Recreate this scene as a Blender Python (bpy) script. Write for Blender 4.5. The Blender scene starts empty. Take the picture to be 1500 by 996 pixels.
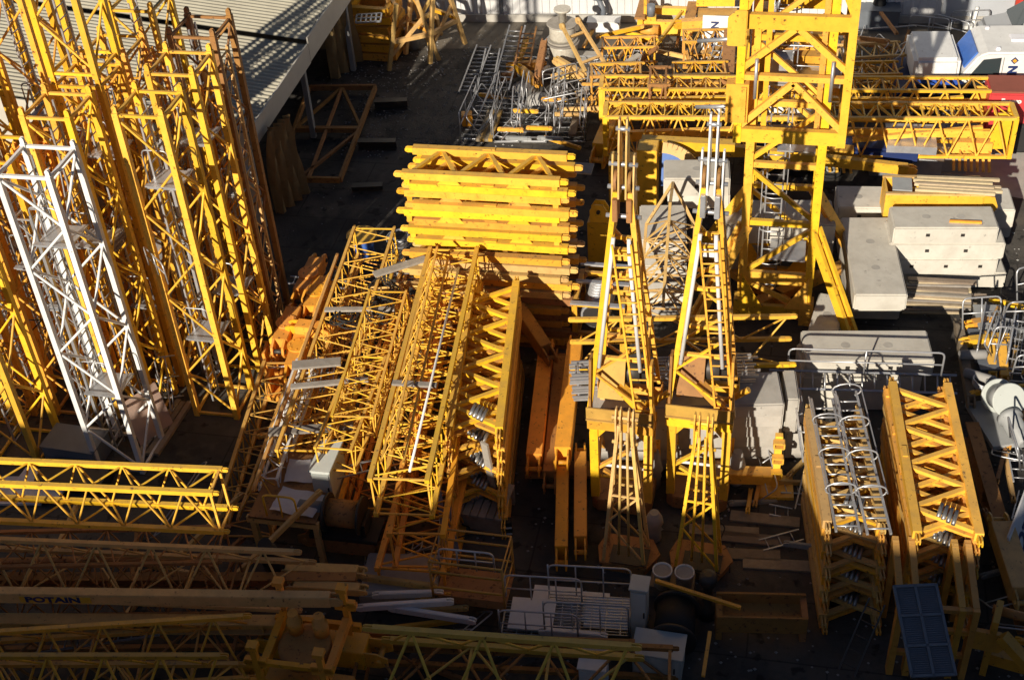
import bpy, bmesh, math, random
from mathutils import Vector as V, Matrix as Mx
random.seed(11)
sc = bpy.context.scene
col = sc.collection
R_ = math.radians
# ------------------------------------------------------------------ camera
F_PX = 1984.0
CAM = V((0, 0, 22.0))
d_, yaw_, roll_ = R_(39), R_(14), R_(-4.26)
fw = V((-math.sin(yaw_)*math.cos(d_), math.cos(yaw_)*math.cos(d_), -math.sin(d_)))
r0 = V((math.cos(yaw_), math.sin(yaw_), 0)); u0 = r0.cross(fw)
CR = r0*math.cos(roll_)+u0*math.sin(roll_); CU = -r0*math.sin(roll_)+u0*math.cos(roll_)
cd = bpy.data.cameras.new('camera'); cam = bpy.data.objects.new('camera', cd); col.objects.link(cam)
cam.matrix_world = Mx(((CR.x, CU.x, -fw.x, CAM.x), (CR.y, CU.y, -fw.y, CAM.y), (CR.z, CU.z, -fw.z, CAM.z), (0, 0, 0, 1)))
cd.lens = F_PX/1500*36; cd.sensor_width = 36; cd.clip_end = 2000; cd.clip_start = .1
sc.camera = cam
def P(px, py, z=0.0):
    """point of height z seen at a photograph pixel: the survey of the yard"""
    v = fw+CR*((px-750)/F_PX)-CU*((py-498)/F_PX)
    return CAM+v*((z-CAM.z)/v.z)
# ------------------------------------------------------------------ light
SUN_AZ, SUN_EL = R_(14), R_(24.5)
w = bpy.data.worlds.new('World'); sc.world = w; w.use_nodes = True
nt = w.node_tree; sky = nt.nodes.new('ShaderNodeTexSky'); sky.sky_type = 'NISHITA'; sky.sun_disc = False
sky.sun_elevation = SUN_EL; sky.sun_rotation = R_(180)+SUN_AZ; sky.air_density = .5; sky.dust_density = .3; sky.ozone_density = 1
bg = nt.nodes['Background']; nt.links.new(sky.outputs[0], bg.inputs[0]); bg.inputs[1].default_value = .05
ld = bpy.data.lights.new('sun', 'SUN'); ld.energy = 5.0; ld.angle = R_(.53); ld.color = (1, .90, .75)
so = bpy.data.objects.new('sun', ld); col.objects.link(so)
sdir = V((math.sin(SUN_AZ)*math.cos(SUN_EL), math.cos(SUN_AZ)*math.cos(SUN_EL), -math.sin(SUN_EL)))
so.rotation_euler = sdir.to_track_quat('-Z', 'Y').to_euler(); so.location = (-8, -30, 40)
sc.view_settings.view_transform = 'Standard'; sc.view_settings.look = 'None'; sc.view_settings.gamma = 1
sc.view_settings.exposure = 0.4
# ------------------------------------------------------------------ materials
MAT = {}
def mat(name, base, rough=.5, metal=0, var=.12, wear=0, wearcol=(.10, .045, .02), scale=3, bump=.15, wscale=9, dirt=.3, spec=.4, top_tan=0):
    m = bpy.data.materials.new(name); m.use_nodes = True; t = m.node_tree; N = t.nodes; L = t.links
    b = N['Principled BSDF']; b.inputs['Roughness'].default_value = rough; b.inputs['Metallic'].default_value = metal
    b.inputs['Specular IOR Level'].default_value = spec
    tc = N.new('ShaderNodeTexCoord'); oi = N.new('ShaderNodeObjectInfo')
    mu = N.new('ShaderNodeVectorMath'); mu.operation = 'MULTIPLY_ADD'
    cb = N.new('ShaderNodeCombineXYZ')
    for i in range(3): L.new(oi.outputs['Random'], cb.inputs[i])
    mu.inputs[1].default_value = (37, 61, 83)
    L.new(cb.outputs[0], mu.inputs[0]); L.new(tc.outputs['Object'], mu.inputs[2])
    n1 = N.new('ShaderNodeTexNoise'); n1.inputs['Scale'].default_value = scale; n1.inputs['Detail'].default_value = 8; n1.inputs['Roughness'].default_value = .65
    L.new(mu.outputs[0], n1.inputs['Vector'])
    hs = N.new('ShaderNodeHueSaturation'); hs.inputs['Color'].default_value = (*base, 1)
    mr = N.new('ShaderNodeMapRange'); mr.inputs['To Min'].default_value = 1-var*1.6; mr.inputs['To Max'].default_value = 1+var
    L.new(oi.outputs['Random'], mr.inputs['Value']); L.new(mr.outputs[0], hs.inputs['Value'])
    wn = N.new('ShaderNodeTexWhiteNoise'); wn.noise_dimensions = '1D'; L.new(oi.outputs['Random'], wn.inputs['W'])
    mh = N.new('ShaderNodeMapRange'); mh.inputs['To Min'].default_value = .5-var*.07; mh.inputs['To Max'].default_value = .5+var*.05; L.new(wn.outputs[0], mh.inputs['Value']); L.new(mh.outputs[0], hs.inputs['Hue'])
    ms = N.new('ShaderNodeMapRange'); ms.inputs['To Min'].default_value = 1-var*.5; ms.inputs['To Max'].default_value = 1.0; L.new(wn.outputs[0], ms.inputs['Value']); L.new(ms.outputs[0], hs.inputs['Saturation'])
    mx = N.new('ShaderNodeMix'); mx.data_type = 'RGBA'; mx.blend_type = 'MIX'
    r1 = N.new('ShaderNodeMapRange'); r1.inputs['From Min'].default_value = .42; r1.inputs['From Max'].default_value = .75; r1.inputs['To Max'].default_value = dirt
    L.new(n1.outputs[0], r1.inputs['Value']); L.new(r1.outputs[0], mx.inputs[0])
    L.new(hs.outputs[0], mx.inputs[6]); mx.inputs[7].default_value = (base[0]*.45+.02, base[1]*.42+.015, base[2]*.4+.01, 1)
    out = mx.outputs[2]
    if wear:
        n2 = N.new('ShaderNodeTexNoise'); n2.inputs['Scale'].default_value = wscale; n2.inputs['Detail'].default_value = 10; n2.inputs['Roughness'].default_value = .7
        L.new(mu.outputs[0], n2.inputs['Vector'])
        r2 = N.new('ShaderNodeMapRange'); r2.inputs['From Min'].default_value = .68-wear*.3; r2.inputs['From Max'].default_value = .74-wear*.25
        L.new(n2.outputs[0], r2.inputs['Value'])
        m2 = N.new('ShaderNodeMix'); m2.data_type = 'RGBA'; L.new(r2.outputs[0], m2.inputs[0]); L.new(out, m2.inputs[6]); m2.inputs[7].default_value = (*wearcol, 1)
        out = m2.outputs[2]
    if top_tan:  # tan tint mixed into faces that point up
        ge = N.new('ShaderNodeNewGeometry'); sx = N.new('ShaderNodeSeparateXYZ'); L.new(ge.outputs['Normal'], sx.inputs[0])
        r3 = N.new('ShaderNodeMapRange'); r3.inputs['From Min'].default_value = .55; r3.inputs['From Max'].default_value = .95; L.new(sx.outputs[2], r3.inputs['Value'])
        r4 = N.new('ShaderNodeMapRange'); r4.inputs['From Min'].default_value = .3; r4.inputs['From Max'].default_value = .65; r4.inputs['To Min'].default_value = top_tan*.5; r4.inputs['To Max'].default_value = top_tan; L.new(n1.outputs[0], r4.inputs['Value'])
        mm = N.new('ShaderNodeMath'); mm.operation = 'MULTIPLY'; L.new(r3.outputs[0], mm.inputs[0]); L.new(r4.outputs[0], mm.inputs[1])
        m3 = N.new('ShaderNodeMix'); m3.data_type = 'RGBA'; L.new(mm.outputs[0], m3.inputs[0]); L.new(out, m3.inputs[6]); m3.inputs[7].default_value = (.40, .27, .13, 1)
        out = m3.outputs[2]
    L.new(out, b.inputs['Base Color'])
    if bump:
        bp = N.new('ShaderNodeBump'); bp.inputs['Strength'].default_value = bump; bp.inputs['Distance'].default_value = .02
        L.new(n1.outputs[0], bp.inputs['Height']); L.new(bp.outputs[0], b.inputs['Normal'])
    MAT[name] = m; return m
mat('yellow_paint', (.88, .49, .02), .48, wear=.3, dirt=.45, top_tan=.4, var=.12)
mat('golden_paint', (.82, .40, .018), .5, wear=.34, dirt=.5, top_tan=.45, var=.14)
mat('orange_paint', (.84, .35, .015), .5, wear=.3, dirt=.4, top_tan=.12)
mat('tan_paint', (.68, .43, .13), .55, wear=.3, dirt=.5, top_tan=.5)
mat('dull_yellow', (.66, .335, .04), .55, wear=.3, dirt=.5, top_tan=.5)
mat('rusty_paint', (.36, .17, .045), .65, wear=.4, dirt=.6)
mat('old_olive', (.50, .30, .045), .55, wear=.25, dirt=.5, top_tan=.5)
mat('white_paint', (.74, .74, .72), .5, wear=.14, dirt=.25, var=.04)
mat('grey_paint', (.30, .31, .31), .5, wear=.1, dirt=.3)
mat('cabinet_grey', (.50, .53, .50), .5, wear=.05, dirt=.2)
mat('slate_paint', (.15, .17, .20), .5, wear=.1, dirt=.4)
mat('galvanised', (.50, .51, .53), .38, metal=.55, wear=.05, dirt=.5, wearcol=(.25, .2, .16))
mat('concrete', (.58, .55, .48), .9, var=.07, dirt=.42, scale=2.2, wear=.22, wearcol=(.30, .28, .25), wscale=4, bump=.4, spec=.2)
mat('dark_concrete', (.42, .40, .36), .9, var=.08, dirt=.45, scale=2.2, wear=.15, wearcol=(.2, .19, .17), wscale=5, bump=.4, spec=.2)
mat('weathered_wood', (.30, .24, .17), .85, var=.2, dirt=.6, scale=6, bump=.4, spec=.2)
mat('grey_wood', (.33, .30, .26), .85, var=.2, dirt=.5, scale=6, bump=.4, spec=.2)
mat('fresh_wood', (.52, .42, .26), .8, var=.15, dirt=.4, scale=6, bump=.3, spec=.2)
mat('steel_dark', (.06, .055, .05), .5, metal=.4, wear=.2, dirt=.4)
mat('bolt_steel', (.32, .32, .32), .35, metal=.7, dirt=.5)
mat('black_rubber', (.018, .018, .018), .75, dirt=.2, var=.05)
mat('blue_paint', (.03, .11, .45), .45, wear=.06, dirt=.3)
mat('navy_paint', (.015, .03, .12), .5, dirt=.2, var=.03)
mat('red_paint', (.52, .04, .02), .45, wear=.05, dirt=.3)
mat('dusty_red', (.30, .08, .05), .7, wear=.1, dirt=.4)
mat('rope_plastic', (.50, .47, .40), .3, dirt=.5, scale=12, bump=.5)
mat('tarpaulin', (.28, .19, .08), .8, dirt=.5, scale=4, bump=.4, var=.1)
mat('pale_board', (.52, .37, .28), .8, dirt=.2, wear=.05)
mat('straw_yellow', (.68, .44, .06), .55, wear=.25, dirt=.45, top_tan=.3)
mat('roof_sheet', (.40, .375, .29), .6, dirt=.35, scale=.7, var=.03, bump=.05)
mat('fascia_sheet', (.50, .47, .40), .6, dirt=.3, scale=1.2, var=.03, bump=.05)
mat('wall_sheet', (.62, .62, .62), .5, dirt=.18, scale=.6, var=.02, bump=.05)
mat('door_sheet', (.40, .42, .45), .5, dirt=.2, scale=.8, var=.02)
mat('render_plaster', (.45, .44, .42), .9, dirt=.3)
mat('packed_earth', (.17, .15, .12), .9, dirt=.6, scale=1.5, wear=.2, wearcol=(.06, .05, .045), wscale=2, bump=.4, spec=.2)
mat('glass_dark', (.03, .045, .05), .08, dirt=.05, bump=0, spec=.8)
mat('silver_car', (.42, .43, .44), .3, metal=.5, dirt=.1, var=.02, bump=0)
mat('sheeting', (.70, .70, .74), .5, dirt=.3, bump=.4)
mat('cloth_grey', (.36, .35, .33), .9, dirt=.4, bump=.5)
mat('cable_black', (.02, .02, .02), .6, bump=0)
# ground: asphalt with patches, seams, oil, debris
def ground_mat():
    m = bpy.data.materials.new('yard_asphalt'); m.use_nodes = True; t = m.node_tree; N = t.nodes; L = t.links
    b = N['Principled BSDF']; b.inputs['Roughness'].default_value = .9; b.inputs['Specular IOR Level'].default_value = .25
    tc = N.new('ShaderNodeTexCoord')
    def noise(s, d=8, r=.6):
        n = N.new('ShaderNodeTexNoise'); n.inputs['Scale'].default_value = s; n.inputs['Detail'].default_value = d; n.inputs['Roughness'].default_value = r
        L.new(tc.outputs['Object'], n.inputs['Vector']); return n.outputs[0]
    def ramp(x, a, b_, lo=0, hi=1):
        r = N.new('ShaderNodeMapRange'); r.inputs[1].default_value = a; r.inputs[2].default_value = b_; r.inputs[3].default_value = lo; r.inputs[4].default_value = hi
        L.new(x, r.inputs[0]); return r.outputs[0]
    def mixc(f, a, c):
        x = N.new('ShaderNodeMix'); x.data_type = 'RGBA'; L.new(f, x.inputs[0])
        if isinstance(a, tuple): x.inputs[6].default_value = (*a, 1)
        else: L.new(a, x.inputs[6])
        x.inputs[7].default_value = (*c, 1); return x.outputs[2]
    c = mixc(ramp(noise(.35), .35, .68), (.042, .039, .036), (.105, .096, .084))
    c = mixc(ramp(noise(1.7, 10, .7), .55, .7, 0, .7), c, (.020, .019, .018))
    c = mixc(ramp(noise(.8, 6, .6), .52, .62, 0, .75), c, (.115, .10, .082))
    c = mixc(ramp(noise(2.6, 5, .5), .60, .66, 0, .8), c, (.018, .017, .016))
    c = mixc(ramp(noise(11, 4, .7), .70, .76, 0, .8), c, (.13, .12, .10))
    br = N.new('ShaderNodeTexBrick'); br.inputs['Scale'].default_value = .16; br.inputs['Mortar Size'].default_value = .003
    br.inputs['Color1'].default_value = br.inputs['Color2'].default_value = (0, 0, 0, 1); br.inputs['Mortar'].default_value = (1, 1, 1, 1)
    L.new(tc.outputs['Object'], br.inputs['Vector'])
    mm = N.new('ShaderNodeMath'); mm.operation = 'MULTIPLY'; L.new(br.outputs[0], mm.inputs[0]); mm.inputs[1].default_value = .5
    c = mixc(mm.outputs[0], c, (.012, .012, .012))
    L.new(c, b.inputs['Base Color'])
    bp = N.new('ShaderNodeBump'); bp.inputs['Strength'].default_value = .6; bp.inputs['Distance'].default_value = .03; L.new(noise(16, 6, .7), bp.inputs['Height']); L.new(bp.outputs[0], b.inputs['Normal'])
    MAT['ground'] = m
ground_mat()
# ------------------------------------------------------------------ mesh builder
class MB:
    def __init__(s): s.v = []; s.f = []; s.s = []
    def add(s, vs, fs, smooth=False):
        o = len(s.v); s.v += [tuple(x) for x in vs]; s.f += [tuple(i+o for i in f) for f in fs]; s.s += [smooth]*len(fs)
        return s
    def box(s, c, d, M=None):
        x, y, z = [k/2 for k in d]; c = V(c)
        vs = [V(p) for p in ((-x, -y, -z), (x, -y, -z), (x, y, -z), (-x, y, -z), (-x, -y, z), (x, -y, z), (x, y, z), (-x, y, z))]
        vs = [c+(M @ p if M else p) for p in vs]
        return s.add(vs, [(0, 3, 2, 1), (4, 5, 6, 7), (0, 1, 5, 4), (1, 2, 6, 5), (2, 3, 7, 6), (3, 0, 4, 7)])
    def bar(s, p, q, w, h=None, up=(0, 0, 1)):
        p, q = V(p), V(q); x = (q-p); L = x.length
        if L < 1e-5: return s
        x /= L; up = V(up)
        if abs(x.dot(up)) > .95: up = V((0, 1, 0)) if abs(x.y) < .9 else V((1, 0, 0))
        y = up.cross(x).normalized(); z = x.cross(y)
        h = w if h is None else h
        a, b = y*(w/2), z*(h/2)
        vs = [p-a-b, p+a-b, p+a+b, p-a+b, q-a-b, q+a-b, q+a+b, q-a+b]
        return s.add(vs, [(0, 1, 2, 3), (7, 6, 5, 4), (0, 4, 5, 1), (1, 5, 6, 2), (2, 6, 7, 3), (3, 7, 4, 0)])
    def tube(s, pts, r, n=6, closed=False, caps=True):
        pts = [V(p) for p in pts]; m = len(pts); o = len(s.v)
        t = [(pts[(i+1) % m]-pts[i-1] if closed or 0 < i < m-1 else (pts[1]-pts[0] if i == 0 else pts[-1]-pts[-2])).normalized() for i in range(m)]
        u = t[0].orthogonal().normalized()
        for i in range(m):
            u = (u-t[i]*u.dot(t[i])); u = u.normalized() if u.length > 1e-6 else t[i].orthogonal().normalized()
            b = t[i].cross(u); rr = r[i] if isinstance(r, (list, tuple)) else r
            for k in range(n):
                a = 2*math.pi*k/n; s.v.append(tuple(pts[i]+u*math.cos(a)*rr+b*math.sin(a)*rr))
        for i in range(m if closed else m-1):
            for k in range(n):
                a, b2 = o+i*n, o+((i+1) % m)*n
                s.f.append((a+k, a+(k+1) % n, b2+(k+1) % n, b2+k)); s.s.append(True)
        if caps and not closed:
            s.f.append(tuple(o+k for k in reversed(range(n)))); s.f.append(tuple(o+(m-1)*n+k for k in range(n))); s.s += [False]*2
        return s
    def prism(s, poly, z0, z1, M=None):
        n = len(poly); vs = [V((x, y, z0)) for x, y in poly]+[V((x, y, z1)) for x, y in poly]
        if M: vs = [M @ v for v in vs]
        return s.add(vs, [tuple(reversed(range(n))), tuple(range(n, 2*n))]+[(i, (i+1) % n, n+(i+1) % n, n+i) for i in range(n)])
    def lathe(s, prof, n=20, M=None, smooth=True):
        o = len(s.v); m = len(prof)
        for r, z in prof:
            for k in range(n):
                v = V((r*math.cos(2*math.pi*k/n), r*math.sin(2*math.pi*k/n), z)); s.v.append(tuple(M @ v if M else v))
        for i in range(m-1):
            for k in range(n):
                s.f.append((o+i*n+k, o+i*n+(k+1) % n, o+(i+1)*n+(k+1) % n, o+(i+1)*n+k)); s.s.append(smooth)
        s.f.append(tuple(o+k for k in reversed(range(n)))); s.f.append(tuple(o+(m-1)*n+k for k in range(n))); s.s += [False]*2
        return s
    def build(s, name, mt, parent=None, label=None, bevel=0):
        me = bpy.data.meshes.new(name); me.from_pydata(s.v, [], s.f); me.polygons.foreach_set('use_smooth', s.s)
        if bevel:
            bm = bmesh.new(); bm.from_mesh(me); bmesh.ops.recalc_face_normals(bm, faces=bm.faces)
            bmesh.ops.bevel(bm, geom=[e for e in bm.edges if len(e.link_faces) == 2 and e.calc_face_angle(0) > .6], offset=bevel, segments=2, affect='EDGES', clamp_overlap=True)
            bm.to_mesh(me); bm.free()
        me.materials.append(MAT[mt]); me.update()
        o = bpy.data.objects.new(name, me); col.objects.link(o)
        if parent: o.parent = parent
        if label: o['label'] = label
        return o
def empty(name, cat):
    o = bpy.data.objects.new(name, None); o.empty_display_size = .2; col.objects.link(o); o['category'] = cat; return o
def put(o, M, label, group=None):
    o.matrix_world = M if isinstance(M, Mx) else Mx.Translation(V(M)); o['label'] = label
    if group: o['group'] = group
    return o
def solo(name, mb, mt, M, label, cat, group=None, bevel=0):
    o = mb.build(name, mt, bevel=bevel); o['category'] = cat; return put(o, M, label, group)
def struct(name, mb, mt):
    o = mb.build(name, mt); o['kind'] = 'structure'; return o
KIDS = {}
def dup(o, parent=None):
    c = o.copy(); col.objects.link(c)
    if parent: c.parent = parent
    for ch in list(o.children): dup(ch, c)
    return c
PROTO = {}
def inst(fn, args, M, label, group=None):
    k = (fn.__name__, args)
    if k in PROTO: r = dup(PROTO[k])
    else: r = PROTO[k] = fn(*args)
    if 'group' in r: del r['group']
    return put(r, M, label, group)
def frame(A, B, up=(0, 0, 1)):
    A, B = V(A), V(B); x = (B-A).normalized(); up = V(up)
    y = up.cross(x).normalized(); z = x.cross(y)
    return Mx(((x.x, y.x, z.x, A.x), (x.y, y.y, z.y, A.y), (x.z, y.z, z.z, A.z), (0, 0, 0, 1)))
def rz(x, y, z, deg=0): return Mx.Translation((x, y, z)) @ Mx.Rotation(R_(deg), 4, 'Z')
def upright(x, y, z=0, deg=0):      # local x axis points up
    return Mx.Translation((x, y, z)) @ Mx.Rotation(R_(deg), 4, 'Z') @ Mx(((0, 0, -1, 0), (0, 1, 0, 0), (1, 0, 0, 0), (0, 0, 0, 1)))
def text(body, size, mt, parent, M, name='lettering', bold=0, sx=1):
    c = bpy.data.curves.new('lettering', 'FONT'); c.body = body; c.size = size; c.extrude = .004; c.align_x = 'CENTER'; c.align_y = 'CENTER'; c.offset = bold
    t = bpy.data.objects.new('tmp', c); col.objects.link(t); bpy.context.view_layer.update()
    me = bpy.data.meshes.new_from_object(t.evaluated_get(bpy.context.evaluated_depsgraph_get())); bpy.data.objects.remove(t)
    me.materials.clear(); me.materials.append(MAT[mt]); me.name = name
    o = bpy.data.objects.new(name, me); col.objects.link(o); o.parent = parent; o.matrix_local = M @ Mx.Diagonal((sx, 1, 1, 1)); return o
def bend(pts, rad, k=4):
    """round the corners of a polyline"""
    pts = [V(p) for p in pts]; out = [pts[0]]
    for a, b, c in zip(pts, pts[1:], pts[2:]):
        u, v = (a-b), (c-b); r = min(rad, u.length*.45, v.length*.45); p, q = b+u.normalized()*r, b+v.normalized()*r
        for i in range(k+1):
            t = i/k; out.append(p*(1-t)**2+b*2*t*(1-t)+q*t*t)
    out.append(pts[-1]); return out
def ring(c, r, ax=(0, 0, 1), n=14, a0=0, a1=2*math.pi):
    ax = V(ax).normalized(); u = ax.orthogonal().normalized(); v = ax.cross(u); full = abs(a1-a0) > 6.2
    return [V(c)+u*r*math.cos(a0+(a1-a0)*i/(n if full else n-1))+v*r*math.sin(a0+(a1-a0)*i/(n if full else n-1)) for i in range(n)]
def T_(x, y, z): return Mx.Translation((x, y, z))
# ------------------------------------------------------------------ kinds of things
def lace(mb, A, B, L, n, s, x0=.0, cross=False, posts=False, flat=None, round_=True):
    """zigzag between two chord lines given as (y,z)"""
    A, B = V((0, *A)), V((0, *B)); X = V((1, 0, 0)); st = (L-2*x0)/n
    for i in range(n):
        a = A if i % 2 == 0 else B; b = B if i % 2 == 0 else A
        p, q = a+X*(x0+i*st), b+X*(x0+(i+1)*st)
        if round_: mb.tube([p, q], s/2, 6, caps=False)
        else: mb.bar(p, q, s, flat or s)
        if cross:
            p, q = b+X*(x0+i*st), a+X*(x0+(i+1)*st)
            mb.tube([p, q], s/2, 6, caps=False) if round_ else mb.bar(p, q, s, flat or s)
        for e in (p, q): mb.box(e, (s*2.4, s*1.25, s*1.25))
        if posts and i: mb.bar(A+X*(x0+i*st), B+X*(x0+i*st), s*.9)
    return mb
def lug(mb, p, s, t, d=1):
    """drilled fishplate at a chord end, pointing along +-x"""
    p = V(p)
    for k in (-1, 1):
        y = k*t*.3
        pts = [(0, -s/2), (s*1.1*d, -s/2), (s*1.5*d, -s*.25), (s*1.5*d, s*.25), (s*1.1*d, s/2), (0, s/2)]
        M = Mx.Translation(p+V((0, y, 0))) @ Mx.Rotation(R_(90), 4, 'X')
        mb.prism(pts, -t*.12, t*.12, M)
    mb.tube([p+V((s*1.1*d, -t*.55, 0)), p+V((s*1.1*d, t*.55, 0))], s*.14, 8)
def ladder_into(root, L, w, r, mt, M=Mx(), step=.28, cage=False, names=('rail', 'rungs')):
    if names[0] != 'rail':
        m = MB(); n = int(L/step)
        for k in (-1, 1): m.bar((0, k*w/2, 0), (L, k*w/2, 0), r*2.2, r*2.6)
        for i in range(n): m.tube([(step*(i+.5), -w/2, 0), (step*(i+.5), w/2, 0)], r, 6)
        m.build('ladder', mt, root).matrix_local = M
    for k in (-1, 1) if names[0] == 'rail' else ():
        m = MB(); m.bar((0, k*w/2, 0), (L, k*w/2, 0), r*2.2, r*2.6); o = m.build(names[0], mt, root); o.matrix_local = M
    n = int(L/step) if names[0] == 'rail' else 0; o = None
    for i in range(n):
        if o is None: m = MB(); m.tube([(0, -w/2, 0), (0, w/2, 0)], r, 6); o = m.build('rung', mt, root)
        else: o = o.copy(); col.objects.link(o)
        o.matrix_local = M @ Mx.Translation((step*(i+.5), 0, 0))
    if cage:
        x = 1.0
        while x < L:
            m = MB(); m.tube([(x, -w/2, -.02)]+[(x, .31*math.sin(a)*-1.0, .13-.18*math.cos(a)) for a in [R_(35+29*i) for i in range(11)]]+[(x, w/2, 0)], .018, 6); m.build('hoop', mt, root).matrix_local = M
            x += 1.0
        for a in (100, 260):
            m = MB(); m.bar((.9, -.305*math.sin(R_(a)), .13-.18*math.cos(R_(a))), (L-.1, -.305*math.sin(R_(a)), .13-.18*math.cos(R_(a))), .024, .012); m.build('cage_strap', mt, root).matrix_local = M
def mast(L, wd, h, c, l, n, mt, inner=0, rnd=True, cross=False, endb=1):
    """four-chord lattice section; x = length, centred in y, z from 0"""
    r = empty('mast_section', 'mast section'); y = wd/2-c/2
    for sy in (-1, 1):
        for z in (c/2, h-c/2):
            m = MB(); m.bar((0, sy*y, z), (L, sy*y, z), c); lug(m, (L, sy*y, z), c*.8, c*.7); m.build('chord', mt, r)
    k = 0
    for A, B in (((-y, c/2), (-y, h-c/2)), ((y, h-c/2), (y, c/2)), ((-y, c/2), (y, c/2)), ((y, h-c/2), (-y, h-c/2))):
        m = MB(); lace(m, A, B, L, n, l, x0=c*1.2, round_=rnd, cross=cross); m.build('lattice', mt, r); k += 1
    if endb:
        for x in (c*.55, L-c*.55):
            m = MB(); e = .9*l
            m.bar((x, -y, c/2), (x, y, c/2), e*1.1); m.bar((x, -y, h-c/2), (x, y, h-c/2), e*1.1); m.bar((x, -y, c/2), (x, -y, h-c/2), e*1.1); m.bar((x, y, c/2), (x, y, h-c/2), e*1.1)
            m.build('end_frame', mt, r)
    if inner:
        M = Mx.Translation((0.1, .1, h*.72)); ladder_into(r, L-.2, .38, .016, 'galvanised', M, names=('ladder_rail', 'ladder_rungs'))
        for x in ((L*.28, L*.78) if inner == 1 else (L*.6,)):
            m = MB(); m.box((x, -.12, h*.42), (.05, wd*.62, h*.62)); m.bar((x+.07, -wd*.42, h*.1), (x+.07, wd*.2, h*.1), .03, .12); m.bar((x+.07, -wd*.42, h*.1), (x+.07, -wd*.42, h*.74), .03, .12)
            m.build('platform', 'galvanised', r)
            m = MB(); m.tube(bend([(x, -.4, h*.2), (x+.9, -.4, h*.2), (x+.9, -.4, h*.7), (x, -.4, h*.7)], .12), .018); m.build('handrail', 'galvanised', r)
    return r
def jib(L, wd, h, c, l, n, mt, lugs=1):
    """triangular boom section, apex chord on top"""
    r = empty('jib_section', 'jib section'); y = wd/2-c/2
    m = MB(); m.bar((0, 0, h-c/2), (L, 0, h-c/2), c)
    if lugs: lug(m, (L, 0, h-c/2), c*1.1, c*.9); lug(m, (0, 0, h-c/2), c*1.1, c*.9, -1)
    m.build('top_chord', mt, r)
    for s in (-1, 1):
        m = MB(); m.bar((0, s*y, c/2), (L, s*y, c/2), c)
        if lugs: lug(m, (L, s*y, c/2), c*1.1, c*.9); lug(m, (0, s*y, c/2), c*1.1, c*.9, -1)
        m.build('bottom_chord', mt, r)
        m = MB(); lace(m, (s*y, c/2), (0, h-c/2), L, n, l, x0=c*.6); m.build('side_lattice', mt, r)
    m = MB(); lace(m, (-y, c/2), (y, c/2), L, max(2, n//2), l*.9, x0=c, posts=True); m.build('bottom_lattice', mt, r)
    return r
def panel(L, wd, c, t, n, mt, sleeves=0, l=.09, odd=0, guss=0):
    """flat side panel of a knock-down mast: two chords and one zigzag"""
    r = empty('mast_truss', 'mast panel'); y = wd/2-c/2
    for s in (-1, 1):
        m = MB(); m.bar((0, s*y, t/2), (L, s*y, t/2), c, t*.98)
        if s > 0 or odd: m.box((L*.5, s*y, t+.012), (.3, c*.6, .024))
        m.build('chord', mt, r)
        m = MB(); lug(m, (L, s*y, t*.5), t*.7, c*.6); m.build('end_lug', mt, r)
        m = MB(); lug(m, (0, s*y, t*.5), t*.7, c*.6, -1); m.build('end_lug', mt, r)
    m = MB(); lace(m, (-y, t*.5), (y, t*.5), L, n, l, x0=c*.8, round_=False, flat=l*.9)
    for i in range(1, n):
        x = c*.8+i*(L-1.6*c)/n; yy = y if i % 2 else -y
        m.prism([(x-.22, yy), (x+.22, yy), (x+.1, yy*.74), (x-.1, yy*.74)] if yy > 0 else [(x+.22, yy), (x-.22, yy), (x-.1, yy*.74), (x+.1, yy*.74)], t*.5-.02-l*.5, t*.5-.005-l*.45)
    if sleeves: lace(m, (y, t*.5-.09), (-y, t*.5-.09), L, n, l, x0=c*.8, round_=False, flat=l*.7)
    m.build('lattice', mt, r)
    if guss:
        for s in (-1, 1):
            for x in (.12, L*.3, L*.74, L-.12):
                g = .2 if .2 < x < L-.2 else .07; m = MB(); m.prism([(-g, 0), (g, 0), (g*1.7, -.17), (-g*1.7, -.17)] if g > .1 else [(-g, 0), (g, 0), (g*.8, -.17), (-g*.8, -.17)], -.012, .012, T_(x, s*(wd/2-.02), .01) @ Mx.Rotation(R_(90), 4, 'X')); m.build('gusset', mt, r)
    if sleeves:
        m = MB()
        for i in range(4):
            M = Mx.Translation((.42+.06*i, -.18+i*.085, t*.55+.06)) @ Mx.Rotation(R_(75), 4, 'Y') @ Mx.Rotation(R_(20), 4, 'X')
            m.lathe([(.03, -.16), (.045, -.16), (.045, .16), (.03, .16)], 10, M)
        m.build('bolt_sleeves', 'bolt_steel', r)
    return r
def ladder(L, wd, r_, mt, cage=0):
    r = empty('caged_ladder' if cage else 'ladder', 'ladder'); ladder_into(r, L, wd, r_, mt, cage=cage); return r
def guardrail(L, h, n, mt, r_=.022, toe=0):
    r = empty('guardrail', 'railing')
    m = MB(); m.tube(bend([(0, 0, 0), (0, 0, h), (L, 0, h), (L, 0, 0)], .14), r_); m.build('top_rail', mt, r)
    m = MB(); m.tube([(0, 0, h*.5), (L, 0, h*.5)], r_*.85); m.build('middle_rail', mt, r)
    for i in range(1, n):
        m = MB(); m.tube([(L*i/n, 0, 0), (L*i/n, 0, h)], r_*.9); m.build('post', mt, r)
    if toe: m = MB(); m.box((L/2, 0, .06), (L, .012, .12)); m.build('toe_board', mt, r)
    return r
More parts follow.
